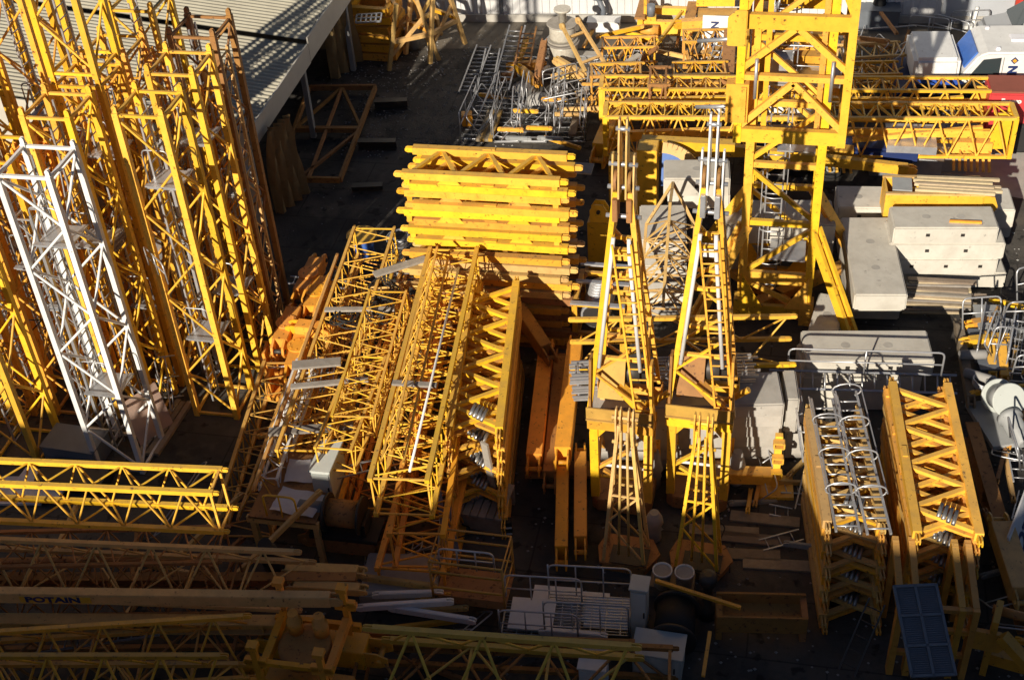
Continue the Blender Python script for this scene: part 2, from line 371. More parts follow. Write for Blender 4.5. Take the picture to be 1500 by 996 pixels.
def basket(L, wd, h, mt, floor='galvanised', fl=1):
    """walkway segment: grating floor between two handrails"""
    r = empty('walkway_section', 'walkway')
    for s in (-1, 1):
        m = MB(); m.tube(bend([(0, s*wd/2, 0), (0, s*wd/2, h), (L, s*wd/2, h), (L, s*wd/2, 0)], .16), .02)
        m.tube([(0, s*wd/2, h*.5), (L, s*wd/2, h*.5)], .016)
        for i in (1, 2): m.tube([(L*i/3, s*wd/2, 0), (L*i/3, s*wd/2, h)], .016)
        m.build('handrail', mt, r)
    m = MB(); m.tube(bend([(0, -wd/2, h), (0, -wd/2, .02), (0, wd/2, .02), (0, wd/2, h)], .1), .02); m.build('end_hoop', mt, r)
    m = MB(); m.tube([(L, -wd/2, 0), (L, wd/2, 0)], .02); m.build('end_bar', mt, r)
    m = MB()
    if fl:
        k = int(wd/.07)
        for i in range(k+1): m.bar((0, -wd/2+wd*i/k, 0), (L, -wd/2+wd*i/k, 0), .012, .03)
    for i in range(int(L/.3)+1): m.bar((min(L, .3*i), -wd/2, -.01), (min(L, .3*i), wd/2, -.01), .02, .03)
    m.build('grating', floor, r)
    return r
def block(L, wd, h, mt='concrete', holes=2, bev=.035):
    r = empty('ballast_block', 'concrete block')
    m = MB(); m.box((L/2, 0, h/2), (L, wd, h)); o = m.build('slab', mt, r, bevel=bev)
    for i in range(holes):
        x = L*(i+1)/(holes+1) if holes < 3 else L*(i+.5)/holes
        m = MB(); m.lathe([(.11, -.01), (.11, .005)], 16, Mx.Translation((x, 0, h))); m.build('lifting_socket', 'dark_concrete', r)
        m = MB(); m.box((x, -wd/2, h*.55), (.1, .008, .09)); m.build('side_pocket', 'steel_dark', r)
    return r
def girder(L, h, b, mt, t=.03, lugs=0):
    r = empty('steel_girder', 'steel beam')
    for z in (t/2, h-t/2):
        m = MB(); m.box((L/2, 0, z), (L, b, t)); m.build('flange', mt, r)
    m = MB(); m.box((L/2, 0, h/2), (L, t, h-2*t))
    for i in range(1, int(L/1.2)): m.box((i*1.2, 0, h/2), (t*.8, b*.85, h-2*t))
    m.build('web', mt, r)
    return r
def boxbeam(L, wd, h, mt, ends=1):
    r = empty('box_girder', 'steel beam')
    m = MB(); m.box((L/2, 0, h/2), (L, wd, h)); m.build('body', mt, r, bevel=.012)
    for x, d in ((0, -1), (L, 1)):
        if ends:
            m = MB()
            for s in (-1, 1):
                pts = [(0, h*.1), (0, h*.9), (d*h*.5, h*.9), (d*h*.9, h*.7), (d*h*.9, h*.3), (d*h*.5, h*.1)]
                m.prism(pts, -.018, .018, Mx.Translation((x, s*wd*.36, 0)) @ Mx.Rotation(R_(90), 4, 'X'))
            m.tube([(x+d*h*.55, -wd*.5, h*.5), (x+d*h*.55, wd*.5, h*.5)], h*.12, 10); m.build('end_lug', mt, r)
    return r
def plank(L, wd, t, mt):
    m = MB(); m.box((L/2, 0, t/2), (L, wd, t)); o = m.build('timber_plank' if 'wood' in mt else 'flat_bar', mt, bevel=.006); o['category'] = 'plank' if 'wood' in mt else 'steel bar'; return o
# ------------------------------------------------------------------ placing helpers
def proj(p):
    v = V(p)-CAM; z = v.dot(fw); return 750+F_PX*v.dot(CR)/z, 498-F_PX*v.dot(CU)/z
def zat(X, Y, py):
    lo, hi = -5, 21.5
    for _ in range(50):
        m = (lo+hi)/2
        if proj((X, Y, m))[1] > py: lo = m
        else: hi = m
    return lo
def span(a, b, dz=0, up=(0, 0, 1)):
    A, B = P(*a), P(*b); M = frame(A, B, up)
    return M @ Mx.Translation((0, 0, dz)), round((B-A).length, 2)
def T(x, y, z): return Mx.Translation((x, y, z))
PI = math.pi
# ------------------------------------------------------------------ setting
m = MB(); m.add([(-400, -200, 0), (400, -200, 0), (400, 600, 0), (-400, 600, 0)], [(0, 1, 2, 3)]); struct('ground', m, 'ground')
m = MB(); q = [P(1500, 150, .004), P(1385, 160, .004), P(1330, 262, .004), P(1500, 330, .004)]
m.add([q[2], q[3]+V((6, 0, 0)), q[0]+V((8, 3, 0)), q[1]], [(0, 1, 2, 3)]); struct('concrete_paving', m, 'dark_concrete')
m = MB(); q0, q1 = P(300, 62, .004), P(1700, 62, .004); m.add([q0+V((0, -.6, 0)), q1+V((0, -.3, 0)), q1+V((0, 4, 0)), q0+V((0, 4, 0))], [(0, 1, 2, 3)]); struct('wall_footway', m, 'packed_earth')
# back warehouse
A, B = P(640, 30), P(1480, 33); dirx = (B-A).normalized()
r = empty('warehouse', 'building'); Mw = frame(A-dirx*22, B)
put(r, Mw, 'long warehouse clad in pale grey corrugated sheet along the top of the yard')
LW = 62; m = MB(); pts = []; x = 0
while x < LW:
    for dx, dy in ((0, 0), (.17, 0), (.19, -.03), (.25, -.03)): pts.append((x+dx, dy))
    x += .27
vs = [(a, b, .0) for a, b in pts]+[(a, b, 7.5) for a, b in pts]; n = len(pts)
m.add(vs, [(i, i+1, n+i+1, n+i) for i in range(n-1)]); m.build('cladding', 'wall_sheet', r)
m = MB(); m.box((LW/2, 10, 7.6), (LW+.4, 20.3, .2)); m.build('roof', 'grey_paint', r)
m = MB(); m.box((LW/2, -.09, .14), (LW, .1, .28)); m.build('plinth', 'dark_concrete', r)
for px, wd, h in ((545, 2.2, 3.2), (1442, 3.0, 3.4)):
    c = Mw.inverted() @ P(px, 32); m = MB(); m.box((c.x, -.075, h/2), (wd, .06, h)); o = m.build('door', 'door_sheet', r)
    m = MB()
    for i in range(6): m.box((c.x, -.115, .3+h*i/6), (wd-.1, .012, .05))
    m.build('door_ribs', 'door_sheet', o)
c = Mw.inverted() @ P(735, 32); m = MB(); m.box((c.x, -.06, 3.75), (.1, .08, 7.4)); m.build('downpipe', 'grey_paint', r)
# open shed on the left
r = empty('open_shed', 'building'); put(r, T(-14.85, 31.2, 0), 'open fronted storage shed with beige corrugated roof left of the yard')
def sheet(x0, x1, z0, z1, y0, y1, mt, name):
    m = MB(); n = int((y1-y0)/.05); vs = []
    for i in range(n+1):
        y = y0+(y1-y0)*i/n; dz = .022*(1 if (i//2) % 2 else -1)
        vs += [(x0, y, z0+dz), (x1, y, z1+dz)]
    m.add(vs, [(2*i, 2*i+1, 2*i+3, 2*i+2) for i in range(n)]); return m.build(name, mt, r)
sheet(.12, -18, 3.22, 5.2, -.6, 4.65, 'roof_sheet', 'roof'); sheet(.12, -18, 3.42, 5.4, 4.55, 13.3, 'roof_sheet', 'roof')
m = MB(); m.box((.16, 2.0, 2.93), (.05, 5.2, .66)); m.box((.17, 9.0, 3.05), (.05, 8.8, .8)); m.build('fascia', 'fascia_sheet', r)
m = MB(); m.prism([(.1, 0), (.1, 3.12), (-18, 5.08), (-18, 0)], .55, .6, Mx.Rotation(R_(90), 4, 'X')); m.build('end_wall', 'fascia_sheet', r)
m = MB(); m.box((-17.8, 6, 2.5), (.1, 13.5, 5)); m.build('rear_wall', 'grey_paint', r)
for y in (-.45, 4.5, 9, 13):
    m = MB(); m.bar((-.1, y, 0), (-.1, y, 3.1), .16); m.build('post', 'grey_paint', r)
def tarp(px, py, h, wd, lab):
    p = P(px, py); m = MB(); n = 14; vs = []
    for j in range(6):
        t = j/5
        for i in range(n):
            u = i/(n-1)-.5; vs.append((u*wd*(1-.35*t)+.5*(1-t)**2*.3+.05*math.sin(i*2.1+j), .16*math.sin(i*1.9+j*.7)+.2*(1-t), h*t))
    k = 6*n; m.add(vs, [(j*n+i, j*n+i+1, (j+1)*n+i+1, (j+1)*n+i) for j in range(5) for i in range(n-1)], True)
    m2 = MB(); m2.v = m.v+[(a, b+.03, c) for a, b, c in m.v]; m2.f = m.f+[tuple(reversed([i+k for i in f])) for f in m.f]; m2.s = m.s*2
    solo('tarpaulin', m2, 'tarpaulin', rz(p.x, p.y, 0, 70), lab, 'tarpaulin', 'tarpaulins hanging at the shed front')
tarp(432, 305, 2.9, 1.5, 'brown tarpaulin hanging in folds at the near corner of the shed')
tarp(512, 108, 2.9, 1.8, 'brown tarpaulin bundled at the far end of the shed near the grey wall')
# the block whose roof shades the front of the yard
r = empty('office_block', 'building'); put(r, T(-4, -10, 0), 'plain plastered block behind the viewer, its long shadow darkens the front of the yard')
m = MB(); m.box((0, 0, 5.9), (110, 16, 11.8)); m.build('wall', 'render_plaster', r)
for i in range(24):
    m = MB(); m.box((-46+4*i, 8.03, 6), (1.6, .06, 1.8)); m.build('window', 'glass_dark', r)
# ------------------------------------------------------------------ standing mast sections, left
TW = 'mast sections standing upright on the left'
def tower(x, y, wd, L, mt, lab, inner=1, deg=0, c=.135, l=.06, z=0, n=None):
    return inst(mast, (L, wd, wd, c, l, n or max(4, round(L/1.2)), mt, inner), upright(x-wd/2, y, z, deg) @ T(0, 0, -wd), lab, TW)
tower(-13.2, 23.05, 1.17, 8.45, 'yellow_paint', 'bright yellow mast section standing nearest to the orange links, front right of the cluster')
tower(-13.25, 24.85, 1.17, 8.45, 'yellow_paint', 'yellow mast section standing second along the right edge of the upright cluster')
tower(-13.4, 26.5, 1.17, 8.5, 'rusty_paint', 'brown weathered mast section standing at the right rear corner by the shed', 2)
tower(-15.12, 22.7, 1.17, 8.5, 'yellow_paint', 'yellow mast section standing right behind the white one', 2)
tower(-14.82, 20.98, 1.25, 8.2, 'white_paint', 'white mast section standing among yellow ones, the only white upright', 1, c=.118, l=.065)
tower(-15.05, 24.05, 1.17, 8.5, 'golden_paint', 'lower of two mast sections stacked into the tall yellow tower behind the white one', 1)
tower(-15.05, 24.05, 1.17, 8.5, 'yellow_paint', 'upper section of the tall two part yellow tower, cut by the upper picture edge', 2, z=8.66)
tower(-15.2, 25.6, 1.17, 8.4, 'golden_paint', 'golden mast section standing deep in the cluster right behind the tall tower', 1)
tower(-16.75, 22.6, 1.17, 7.4, 'golden_paint', 'golden mast section standing left of the white one, second row', 2)
tower(-16.7, 24.3, 1.17, 6.6, 'orange_paint', 'orange tinted mast section standing in the middle of the cluster', 1)
tower(-16.8, 26.2, 1.17, 5.6, 'golden_paint', 'golden mast section standing in the third row of the cluster', 1)
tower(-17.42, 20.84, 1.2, 7.6, 'yellow_paint', 'yellow mast section standing left of the white one in the front row', 2)
tower(-18.35, 22.5, 1.17, 8.5, 'golden_paint', 'golden mast section standing at the left picture edge behind the front row', 1)
tower(-18.4, 24.4, 1.17, 12.5, 'yellow_paint', 'very tall yellow mast section at the left picture edge, third row', 2)
tower(-18.6, 26.5, 1.17, 5.6, 'yellow_paint', 'short yellow mast section at the left picture edge, last row', 2)
tower(-15.2, 27.3, 1.17, 8.7, 'yellow_paint', 'yellow mast section standing at the back of the cluster before the shed roof', 1)
tower(-17.6, 26.0, 1.17, 10.6, 'golden_paint', 'tall golden mast section standing alone behind the left half of the cluster', 2)
for k, (x, y, L, wd, mt) in enumerate(((-14.75, 25.3, 7.6, .62, 'golden_paint'), (-13.1, 26.3, 7.9, .55, 'tan_paint'), (-16.3, 23.0, 7.2, .6, 'orange_paint'), (-16.2, 25.5, 6.0, .6, 'rusty_paint'), (-17.9, 23.6, 6.8, .62, 'golden_paint'), (-14.6, 26.5, 6.2, .6, 'rusty_paint'), (-18.2, 21.9, 7.4, .6, 'golden_paint'), (-17.6, 25.3, 6.0, .6, 'orange_paint'), (-13.95, 24.3, 6.8, .5, 'galvanised'), (-16.1, 21.9, 6.2, .5, 'galvanised'), (-18.9, 21.5, 8.4, .6, 'golden_paint'), (-17.95, 22.6, 8.8, .55, 'orange_paint'), (-16.0, 24.7, 7.9, .55, 'golden_paint'), (-15.9, 26.6, 7.0, .55, 'orange_paint'), (-14.3, 25.9, 8.0, .5, 'golden_paint'), (-13.1, 25.9, 7.3, .5, 'orange_paint'))):
    tower(x, y, wd, L, mt, 'slim '+{'golden_paint': 'golden', 'tan_paint': 'tan', 'orange_paint': 'orange', 'rusty_paint': 'rusty brown', 'galvanised': 'galvanised'}[mt]+' lattice piece upright between wide masts, '+['behind the nearest right mast', 'at the outer right corner', 'behind the white mast', 'in the middle of the third row', 'near the left picture edge', 'near the shed roof', 'left of the front row', 'far back at the left', 'inside the front right pair', 'close behind the white mast', 'at the outer left corner', 'second row at the left edge', 'touching the tall two part tower', 'rear middle of the cluster', 'between the right edge masts', 'beside the rear right mast'][k], 2, c=.075, l=.035, n=round(L/.55))
random.seed(77)
for k in range(64):
    x, y, z = random.uniform(-18.4, -13.6), random.uniform(22.4, 28.2), random.uniform(.4, 6.8); M = rz(x, y, z, random.uniform(0, 360)) @ Mx.Rotation(R_(random.choice((0, 90, 80, 45))+random.uniform(-15, 15)), 4, 'Y'); L = round(random.uniform(.5, 1.4), 1); t = random.random()
    lab, grp = 'small fitting caught among the upright mast sections', 'small fittings among the upright masts'
    if t < .3: inst(guardrail, (L, .5, 2, 'galvanised', .018), M, lab, grp)
    elif t < .5: inst(ladder, (max(L, .9), .35, .014, 'galvanised', 0), M, lab, grp)
    elif t < .8: inst(boxbeam, (L, .1, .14, random.choice(('golden_paint', 'orange_paint', 'rusty_paint', 'galvanised'))), M, lab, grp)
    elif t < .9: inst(basket, (1.0, .6, .5, 'galvanised'), M, lab, grp)
    else:
        m = MB(); pts = [(0, 0, 0)]
        for j in range(8): pts.append((pts[-1][0]+random.uniform(-.2, .4), pts[-1][1]+random.uniform(-.3, .3), pts[-1][2]-random.uniform(0, .3)))
        m.tube(bend(pts, .15), .018, 5); solo('loose_cable', m, 'cable_black', Mx.Translation((x, y, z)), lab, 'cable', grp)
# pale board and dark crates at their feet
m = MB(); m.box((0, 0, .65), (1.0, .03, 1.3)); p = P(232, 640); solo('board', m, 'pale_board', rz(p.x, p.y, 0, 62) @ Mx.Rotation(R_(-14), 4, 'X'), 'pale pinkish plywood board leaning against the foot of a yellow mast', 'board', bevel=.004)
def cabinet(wd, dp, h, mt, door=1, cat='cabinet'):
    r = empty('electrical_cabinet', cat); m = MB(); m.box((0, 0, h/2), (wd, dp, h)); m.build('body', mt, r, bevel=.012)
    m = MB(); m.box((0, 0, h+.022), (wd+.06, dp+.06, .04)); m.build('lid', mt, r, bevel=.008)
    if door:
        m = MB(); m.box((0, -dp/2-.012, h*.5), (wd*.9, .02, h*.9)); d = m.build('door', mt, r, bevel=.005)
        m = MB(); m.box((wd*.36, -dp/2-.035, h*.55), (.03, .03, .14)); m.build('handle', 'steel_dark', d)
    return r
p = P(118, 668); inst(cabinet, (1.35, .8, .55, 'slate_paint', 0, 'crate'), rz(p.x, p.y, 0, -3), 'dark grey steel crate on the ground at the foot of the white mast')
p = P(125, 690); inst(cabinet, (1.6, .7, .35, 'steel_dark', 0, 'crate'), rz(p.x, p.y-.4, 0, 2), 'flat black steel crate in front of the dark grey crate')
for k, (px, py) in enumerate(((30, 720), (60, 712))):
    p = P(px, py, .02+.1*k); m = MB(); m.box((0, 0, .03), (1.3, .9, .06)); solo('sheet_pack', m, 'sheeting', rz(p.x, p.y, .02+.1*k, 8-12*k), ['pale sheet of packing on the ground behind the lit boom, lower one', 'pale sheet of packing behind the lit boom, lying on the other'][k], 'sheet')
for k in range(3):
    p, q = P(205+12*k, 668), P(262+9*k, 590); M = frame(p, q); inst(plank, (round((q-p).length, 1), .14, .1, 'weathered_wood'), M, ['leftmost', 'middle', 'rightmost'][k]+' of three brown timbers lying on the ground right of the white mast', 'timbers by the white mast')
# ------------------------------------------------------------------ boom pile, lower left (in shade)
BP = 'boom sections piled at lower left'
def jibx(a, b, wd, h, c, l, n, mt, lab, grp=BP, rot=0, lugs=1):
    A, B = P(*a), P(*b); M = frame(A, B) @ Mx.Rotation(R_(rot), 4, 'X') @ T(0, 0, -h); return inst(jib, (round((B-A).length, 2), wd, h, c, l, n, mt, lugs), M, lab, grp)
def mastx(a, b, wd, h, c, l, n, mt, lab, grp=BP, inner=0, rnd=True, cross=False):
    A, B = P(*a), P(*b); M = frame(A, B) @ T(0, 0, -h); return inst(mast, (round((B-A).length, 2), wd, h, c, l, n, mt, inner, rnd, cross), M, lab, grp)
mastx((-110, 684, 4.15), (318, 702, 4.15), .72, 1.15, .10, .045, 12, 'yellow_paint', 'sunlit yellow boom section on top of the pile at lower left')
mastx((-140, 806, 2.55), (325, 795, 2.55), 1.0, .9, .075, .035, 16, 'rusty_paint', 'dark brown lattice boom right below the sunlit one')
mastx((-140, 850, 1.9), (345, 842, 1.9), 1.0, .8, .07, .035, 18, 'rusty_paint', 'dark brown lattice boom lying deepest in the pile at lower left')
jibx((-140, 782, 3.0), (430, 806, 3.0), 1.3, 1.05, .09, .045, 14, 'tan_paint', 'dusty tan boom section with a drilled lug, second from the top of the pile')
r = inst(boxbeam, (8.3, .2, .27, 'tan_paint'), span((-140, 862, 2.6), (300, 868, 2.6))[0] @ T(0, 0, -.27), 'tan steel girder with navy lettering on a yellow field lying across the pile')
m = MB(); m.box((0, 0, 0), (1.4, .01, .16)); Mg = r.matrix_world.inverted() @ P(83, 872, 2.48)
o = m.build('sign_plate', 'yellow_paint', r); o.location = (Mg.x, -.106, .135)
text('POTAIN', .2, 'navy_paint', r, T(Mg.x-.05, -.115, .135) @ Mx.Rotation(R_(90), 4, 'X'), bold=.008, sx=1.5)
inst(girder, (8.4, .3, .26, 'tan_paint'), span((-140, 898, 1.7), (300, 901, 1.7))[0] @ T(0, -.1, -.30), 'plain tan steel girder beside the lettered one')
inst(girder, (9.4, .3, .22, 'rusty_paint'), span((-140, 838, 1.5), (300, 838, 1.5))[0] @ T(0, -.1, -.30), 'rusty girder half hidden under the booms of the pile')
jibx((-140, 932, 2.55), (356, 900, 2.55), 1.35, 1.1, .09, .05, 12, 'golden_paint', 'golden boom section tilting up to the right near the lower left corner')
jibx((-140, 958, 3.1), (322, 958, 3.1), 1.35, 1.15, .09, .05, 11, 'golden_paint', 'golden boom section nearest to the viewer at the lower left corner')
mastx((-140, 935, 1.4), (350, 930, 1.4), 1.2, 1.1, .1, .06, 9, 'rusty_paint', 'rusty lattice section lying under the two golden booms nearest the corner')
# slewing frame with four square-headed posts
def slew_frame():
    r = empty('slewing_carriage', 'crane frame')
    for x in (-.62, .62):
        for y in (-.75, .75):
            m = MB(); m.box((x, y, .62), (.11, .11, 1.24)); m.box((x, y, 1.3), (.2, .18, .1)); m.prism([(x-.2, y-.05), (x+.2, y-.05), (x+.2, y+.05), (x-.2, y+.05)], .72, .95); m.build('post', 'orange_paint', r)
    for y in (-.75, .75):
        for z, h in ((.2, .22), (.85, .12)):
            m = MB(); m.box((0, y, z), (1.7, .1, h*.8)); m.build('cross_beam', 'orange_paint', r)
    for x in (-.62, .62): m = MB(); m.box((x, 0, .45), (.14, 1.36, .2)); m.build('side_beam', 'orange_paint', r)
    m = MB(); m.lathe([(.42, .3), (.5, .3), (.5, .5), (.42, .5)], 24); m.build('slewing_ring', 'rusty_paint', r)
    for k in (-1, 1): m = MB(); m.lathe([(.15, .5), (.15, .8), (.1, .8), (.1, 1.0)], 14, T(.25*k, .3, 0)); m.build('gear_motor', 'orange_paint', r)
    return r
p = P(452, 968, 1.5); inst(slew_frame, (), rz(p.x, p.y, 1.5, 1), 'orange slewing frame with four square headed posts in the shade')
inst(boxbeam, (1.9, .5, .5, 'golden_paint'), rz(p.x-.95, p.y-.4, .95, 0), 'orange box beam under the slewing frame, front one', 'bearers under the slewing frame'); inst(boxbeam, (1.9, .5, .5, 'golden_paint'), rz(p.x-.95, p.y+.6, .95, 0), 'orange box beam under the slewing frame, rear one', 'bearers under the slewing frame')
inst(boxbeam, (1.5, .25, .2, 'tan_paint'), span((420, 838, 1.2), (508, 842, 1.2))[0], 'tan link beam lying on the pile above the slewing frame', 'tan link beams')
inst(boxbeam, (1.35, .22, .18, 'tan_paint'), span((432, 862, 1.3), (502, 866, 1.3))[0], 'second tan link beam, nearer to the slewing frame', 'tan link beams')
# deck with winch, cabinet and white sheets
r = empty('winch_deck', 'crane platform'); put(r, rz(*P(425, 800, .5), 0), 'tan steel deck littered with white sheets beside the winch')
m = MB(); m.box((0, .9, .9), (1.5, 2.0, .06)); m.build('deck_plate', 'rusty_paint', r)
for y in (-.05, .9, 1.85): m = MB(); m.box((0, y, .82), (1.6, .1, .16)); m.build('deck_beam', 'tan_paint', r)
for x in (-.7, .7):
    for y in (0, 1.8): m = MB(); m.bar((x, y, -.5), (x, y, .8), .12); m.build('leg', 'tan_paint', r)
m = MB(); m.tube(bend([(-.35, -.02, .9), (-.35, -.02, 1.55), (.35, -.02, 1.55), (.35, -.02, .9)], .14), .025); m.tube([(0, -.02, 1.55), (0, -.02, .9)], .02); m.build('handrail', 'yellow_paint', r)
for k, (x, y, a) in enumerate(((.15, 1.35, 8), (.2, .4, -6))):
    m = MB(); n = 8; vs = [(-.5+i/7*1.0, -.35+j/7*.7, .02+.03*math.sin(i*1.3+j*2.1)*math.cos(j*1.7)) for j in range(8) for i in range(8)]; m.add(vs, [(j*8+i, j*8+i+1, j*8+i+9, j*8+i+8) for j in range(7) for i in range(7)], True)
    q = r.matrix_world @ V((x, y, .96)); solo('plastic_sheet', m, 'sheeting', rz(q.x, q.y, q.z, a), ['crumpled white sheet on the rear half of the tan deck', 'crumpled white sheet on the front half of the tan deck, behind the yellow rail'][k], 'sheet')
p = P(488, 722, .9); inst(cabinet, (.42, .95, 1.1, 'cabinet_grey'), rz(p.x, p.y, .9, 0), 'tall pale grey electrical cabinet standing beside the winch')
def winch():
    r = empty('winch', 'winch'); M = Mx.Rotation(R_(90), 4, 'Y')
    m = MB(); m.lathe([(.30, -.35), (.30, .35)], 24, M); m.build('rope_drum', 'rusty_paint', r)
    for k in (-1, 1): m = MB(); m.lathe([(.42, -.03), (.42, .03)], 24, T(.38*k, 0, 0) @ M); m.build('flange', 'steel_dark', r)
    m = MB(); m.lathe([(.2, 0), (.22, .1), (.22, .55), (.12, .6)], 16, T(-.45, 0, 0) @ Mx.Rotation(R_(-90), 4, 'Y')); m.build('motor', 'slate_paint', r)
    m = MB(); m.box((0, 0, -.45), (1.5, .7, .1)); m.box((-.42, 0, -.25), (.06, .5, .4)); m.box((.46, 0, -.25), (.06, .5, .4)); m.build('base_frame', 'steel_dark', r)
    return r
p = P(505, 752, 1.3); inst(winch, (), rz(p.x, p.y, 1.3, 0), 'dark winch with an olive rope drum in front of the grey cabinet')
inst(boxbeam, (1.3, .5, .5, 'rusty_paint'), rz(p.x-.65, p.y, .0, 0) @ T(0, 0, .3), 'rusty box beam carrying the winch')
p = P(405, 835, 1.2); m = MB(); m.lathe([(.16, 0), (.2, .05), (.2, .8), (.14, .9), (.14, 1.05)], 16, Mx.Rotation(R_(12), 4, 'X')); solo('hoist_motor', m, 'black_rubber', T(*p), 'black upright motor body standing among the tan booms', 'motor')
# ------------------------------------------------------------------ orange hinged links
OL = 'orange hinged links lying right of the upright masts'
def link_arm(L):
    r = empty('hinged_link', 'crane link')
    m = MB(); m.box((L*.5, 0, .25), (L*.72, .40, .44)); m.build('box_body', 'orange_paint', r, bevel=.012)
    for x, d in ((L*.14, -1), (L*.86, 1)):
        for k in (-1, 1): m = MB(); m.prism([(0, .03), (d*L*.12, .06), (d*L*.16, .2), (d*L*.14, .38), (0, .47)], -.03, .03, T(x, k*.14, 0) @ Mx.Rotation(R_(90), 4, 'X')); m.build('fork_plate', 'orange_paint', r)
        m = MB(); m.tube([(x+d*L*.1, -.19, .22), (x+d*L*.1, .19, .22)], .06, 10); m.build('pin', 'steel_dark', r)
    m = MB(); m.lathe([(.27, .465), (.27, .50)], 24, T(L*.5, 0, 0))
    for a in range(8): m.lathe([(.02, .50), (.02, .52)], 6, T(L*.5+.2*math.cos(a*.785), .2*math.sin(a*.785), 0))
    m.build('round_plate', 'orange_paint', r)
    return r
for k, (a, b, lab) in enumerate((((434, 432, 1.3), (468, 366, 1.3), 'orange hinged link farthest from the viewer, beside the dark ground'), ((450, 456, 1.25), (474, 394, 1.25), 'orange hinged link with a round plate, right one of the far pair'), ((404, 505, 1.3), (434, 438, 1.3), 'orange hinged link with a round plate, left one of the near pair'), ((424, 545, 1.25), (448, 466, 1.25), 'orange hinged link with a round plate touching the yellow boom stack'))):
    M, L = span(a, b, -.5); inst(link_arm, (max(L, 1.3),), M, lab, OL)
for k, (px, py) in enumerate(((404, 540), (410, 575))):
    p = P(px, py, .1); r = empty('yoke', 'crane link'); put(r, rz(p.x, p.y, .05, 8), ['orange forked yoke standing below the near link arms', 'orange round hub lying at the end of the link arms'][k])
    m = MB()
    for s in (-1, 1): m.box((s*.16, 0, .4), (.08, .5, .7))
    m.box((0, 0, .1), (.5, .6, .18)); m.build('fork', 'orange_paint', r, bevel=.01); m = MB(); m.tube([(-.28, 0, .5), (.28, 0, .5)], .09, 12); m.build('pin', 'golden_paint', r)
M, L = span((434, 472, 1.45), (466, 476, 1.45), -.3); inst(boxbeam, (.62, .34, .3, 'orange_paint'), M, 'short orange cross piece bridging the link arms')
p = P(536, 385, .0); r = empty('oil_drum', 'barrel'); put(r, T(*p), 'blue barrel under a round yellow plate behind the boom stack')
m = MB(); m.lathe([(.29, 0), (.3, .02), (.29, .3), (.305, .31), (.29, .32), (.29, .6), (.305, .61), (.29, .62), (.29, .9)], 24); m.build('drum', 'blue_paint', r)
m = MB(); m.lathe([(.42, .92), (.42, .98)], 28); m.build('round_lid', 'yellow_paint', r)
# ------------------------------------------------------------------ boom stack, centre left
JS = 'boom sections laid side by side left of centre'
mastx((352, 748, .95), (418, 528, .95), 1.15, .9, .085, .034, 16, 'dull_yellow', 'dull yellow boom lying leftmost of the row, on the ground beside the masts', JS)
jibx((372, 712, 1.9), (493, 374, 1.9), 1.1, 1.0, .07, .034, 26, 'dull_yellow', 'slim yellow boom with fan lacing, second from the left of the row', JS)
mastx((440, 660, 2.1), (548, 332, 2.1), 1.15, .9, .075, .032, 22, 'yellow_paint', 'wide yellow lattice boom carrying several grey planks, reaching back to the blue barrel', JS)
mastx((462, 690, 1.2), (560, 378, 1.2), 1.25, 1.0, .075, .032, 20, 'golden_paint', 'golden boom lying under the plank carrying boom', JS)
mastx((515, 610, 2.6), (568, 425, 2.6), .95, .6, .06, .028, 14, 'yellow_paint', 'short narrow yellow lattice piece lying on the plank carrying boom', JS)
mastx((487, 657, 2.5), (540, 520, 2.5), .85, .7, .065, .03, 9, 'yellow_paint', 'short yellow boom end with a sunlit closing frame left of the twin chord boom', JS)
mastx((583, 702, 3.15), (664, 362, 3.15), 1.25, 1.1, .10, .036, 22, 'yellow_paint', 'twin chord yellow boom on top of the row, its sunlit open end towards the viewer', JS)
mastx((609, 782, 2.0), (676, 395, 2.0), 1.2, 1.1, .11, .042, 18, 'orange_paint', 'orange boom under the twin chord boom, its open end in the shade', JS)
mastx((535, 745, 1.25), (628, 400, 1.25), 1.3, 1.1, .10, .04, 18, 'orange_paint', 'orange boom lying lowest between the two yellow stacks', JS)
mastx((600, 835, 1.0), (650, 640, 1.0), 1.5, 1.0, .12, .05, 7, 'orange_paint', 'orange lattice foot section sticking out lowest into the shade', JS)
jibx((572, 655, 3.5), (640, 362, 3.5), .5, .4, .05, .024, 26, 'yellow_paint', 'very slim yellow triangular boom lying along the twin chord boom', JS)
M, L = span((600, 690, 3.3), (672, 395, 3.3), 0); m = MB(); m.tube([(0, 0, 0), (L, 0, .05)], .03); solo('tie_rod', m, 'white_paint', M, 'thin white tie rod lying lengthwise on the twin chord boom', 'rod')
M, L = span((395, 720, 1.3), (452, 545, 1.3), 0); inst(mast, (L, .5, .4, .06, .03, 12, 'white_paint', 0), M, 'narrow white lattice strut lying low between the yellow booms')
PK = 'grey planks laid across the booms'
for a, b, wd, lab in (((428, 537, 2.2), (500, 531, 2.2), .28, 'short wide grey plank across the booms, above the longest one'), ((426, 568, 2.2), (540, 557, 2.2), .16, 'longest grey plank lying across the yellow booms'), ((394, 634, 1.9), (518, 625, 1.9), .24, 'dark grey plank across the booms nearest to the viewer'), ((476, 455, 2.25), (578, 454, 2.25), .14, 'straight grey plank across the booms far from the viewer'), ((548, 404, 3.0), (624, 380, 3.0), .22, 'slanting grey plank against the panel stack behind'), ((575, 562, 3.2), (640, 566, 3.2), .14, 'grey plank under the end of the slim triangular boom')):
    M, L = span(a, b); inst(plank, (L, wd, .06, 'grey_wood'), M, lab, PK)
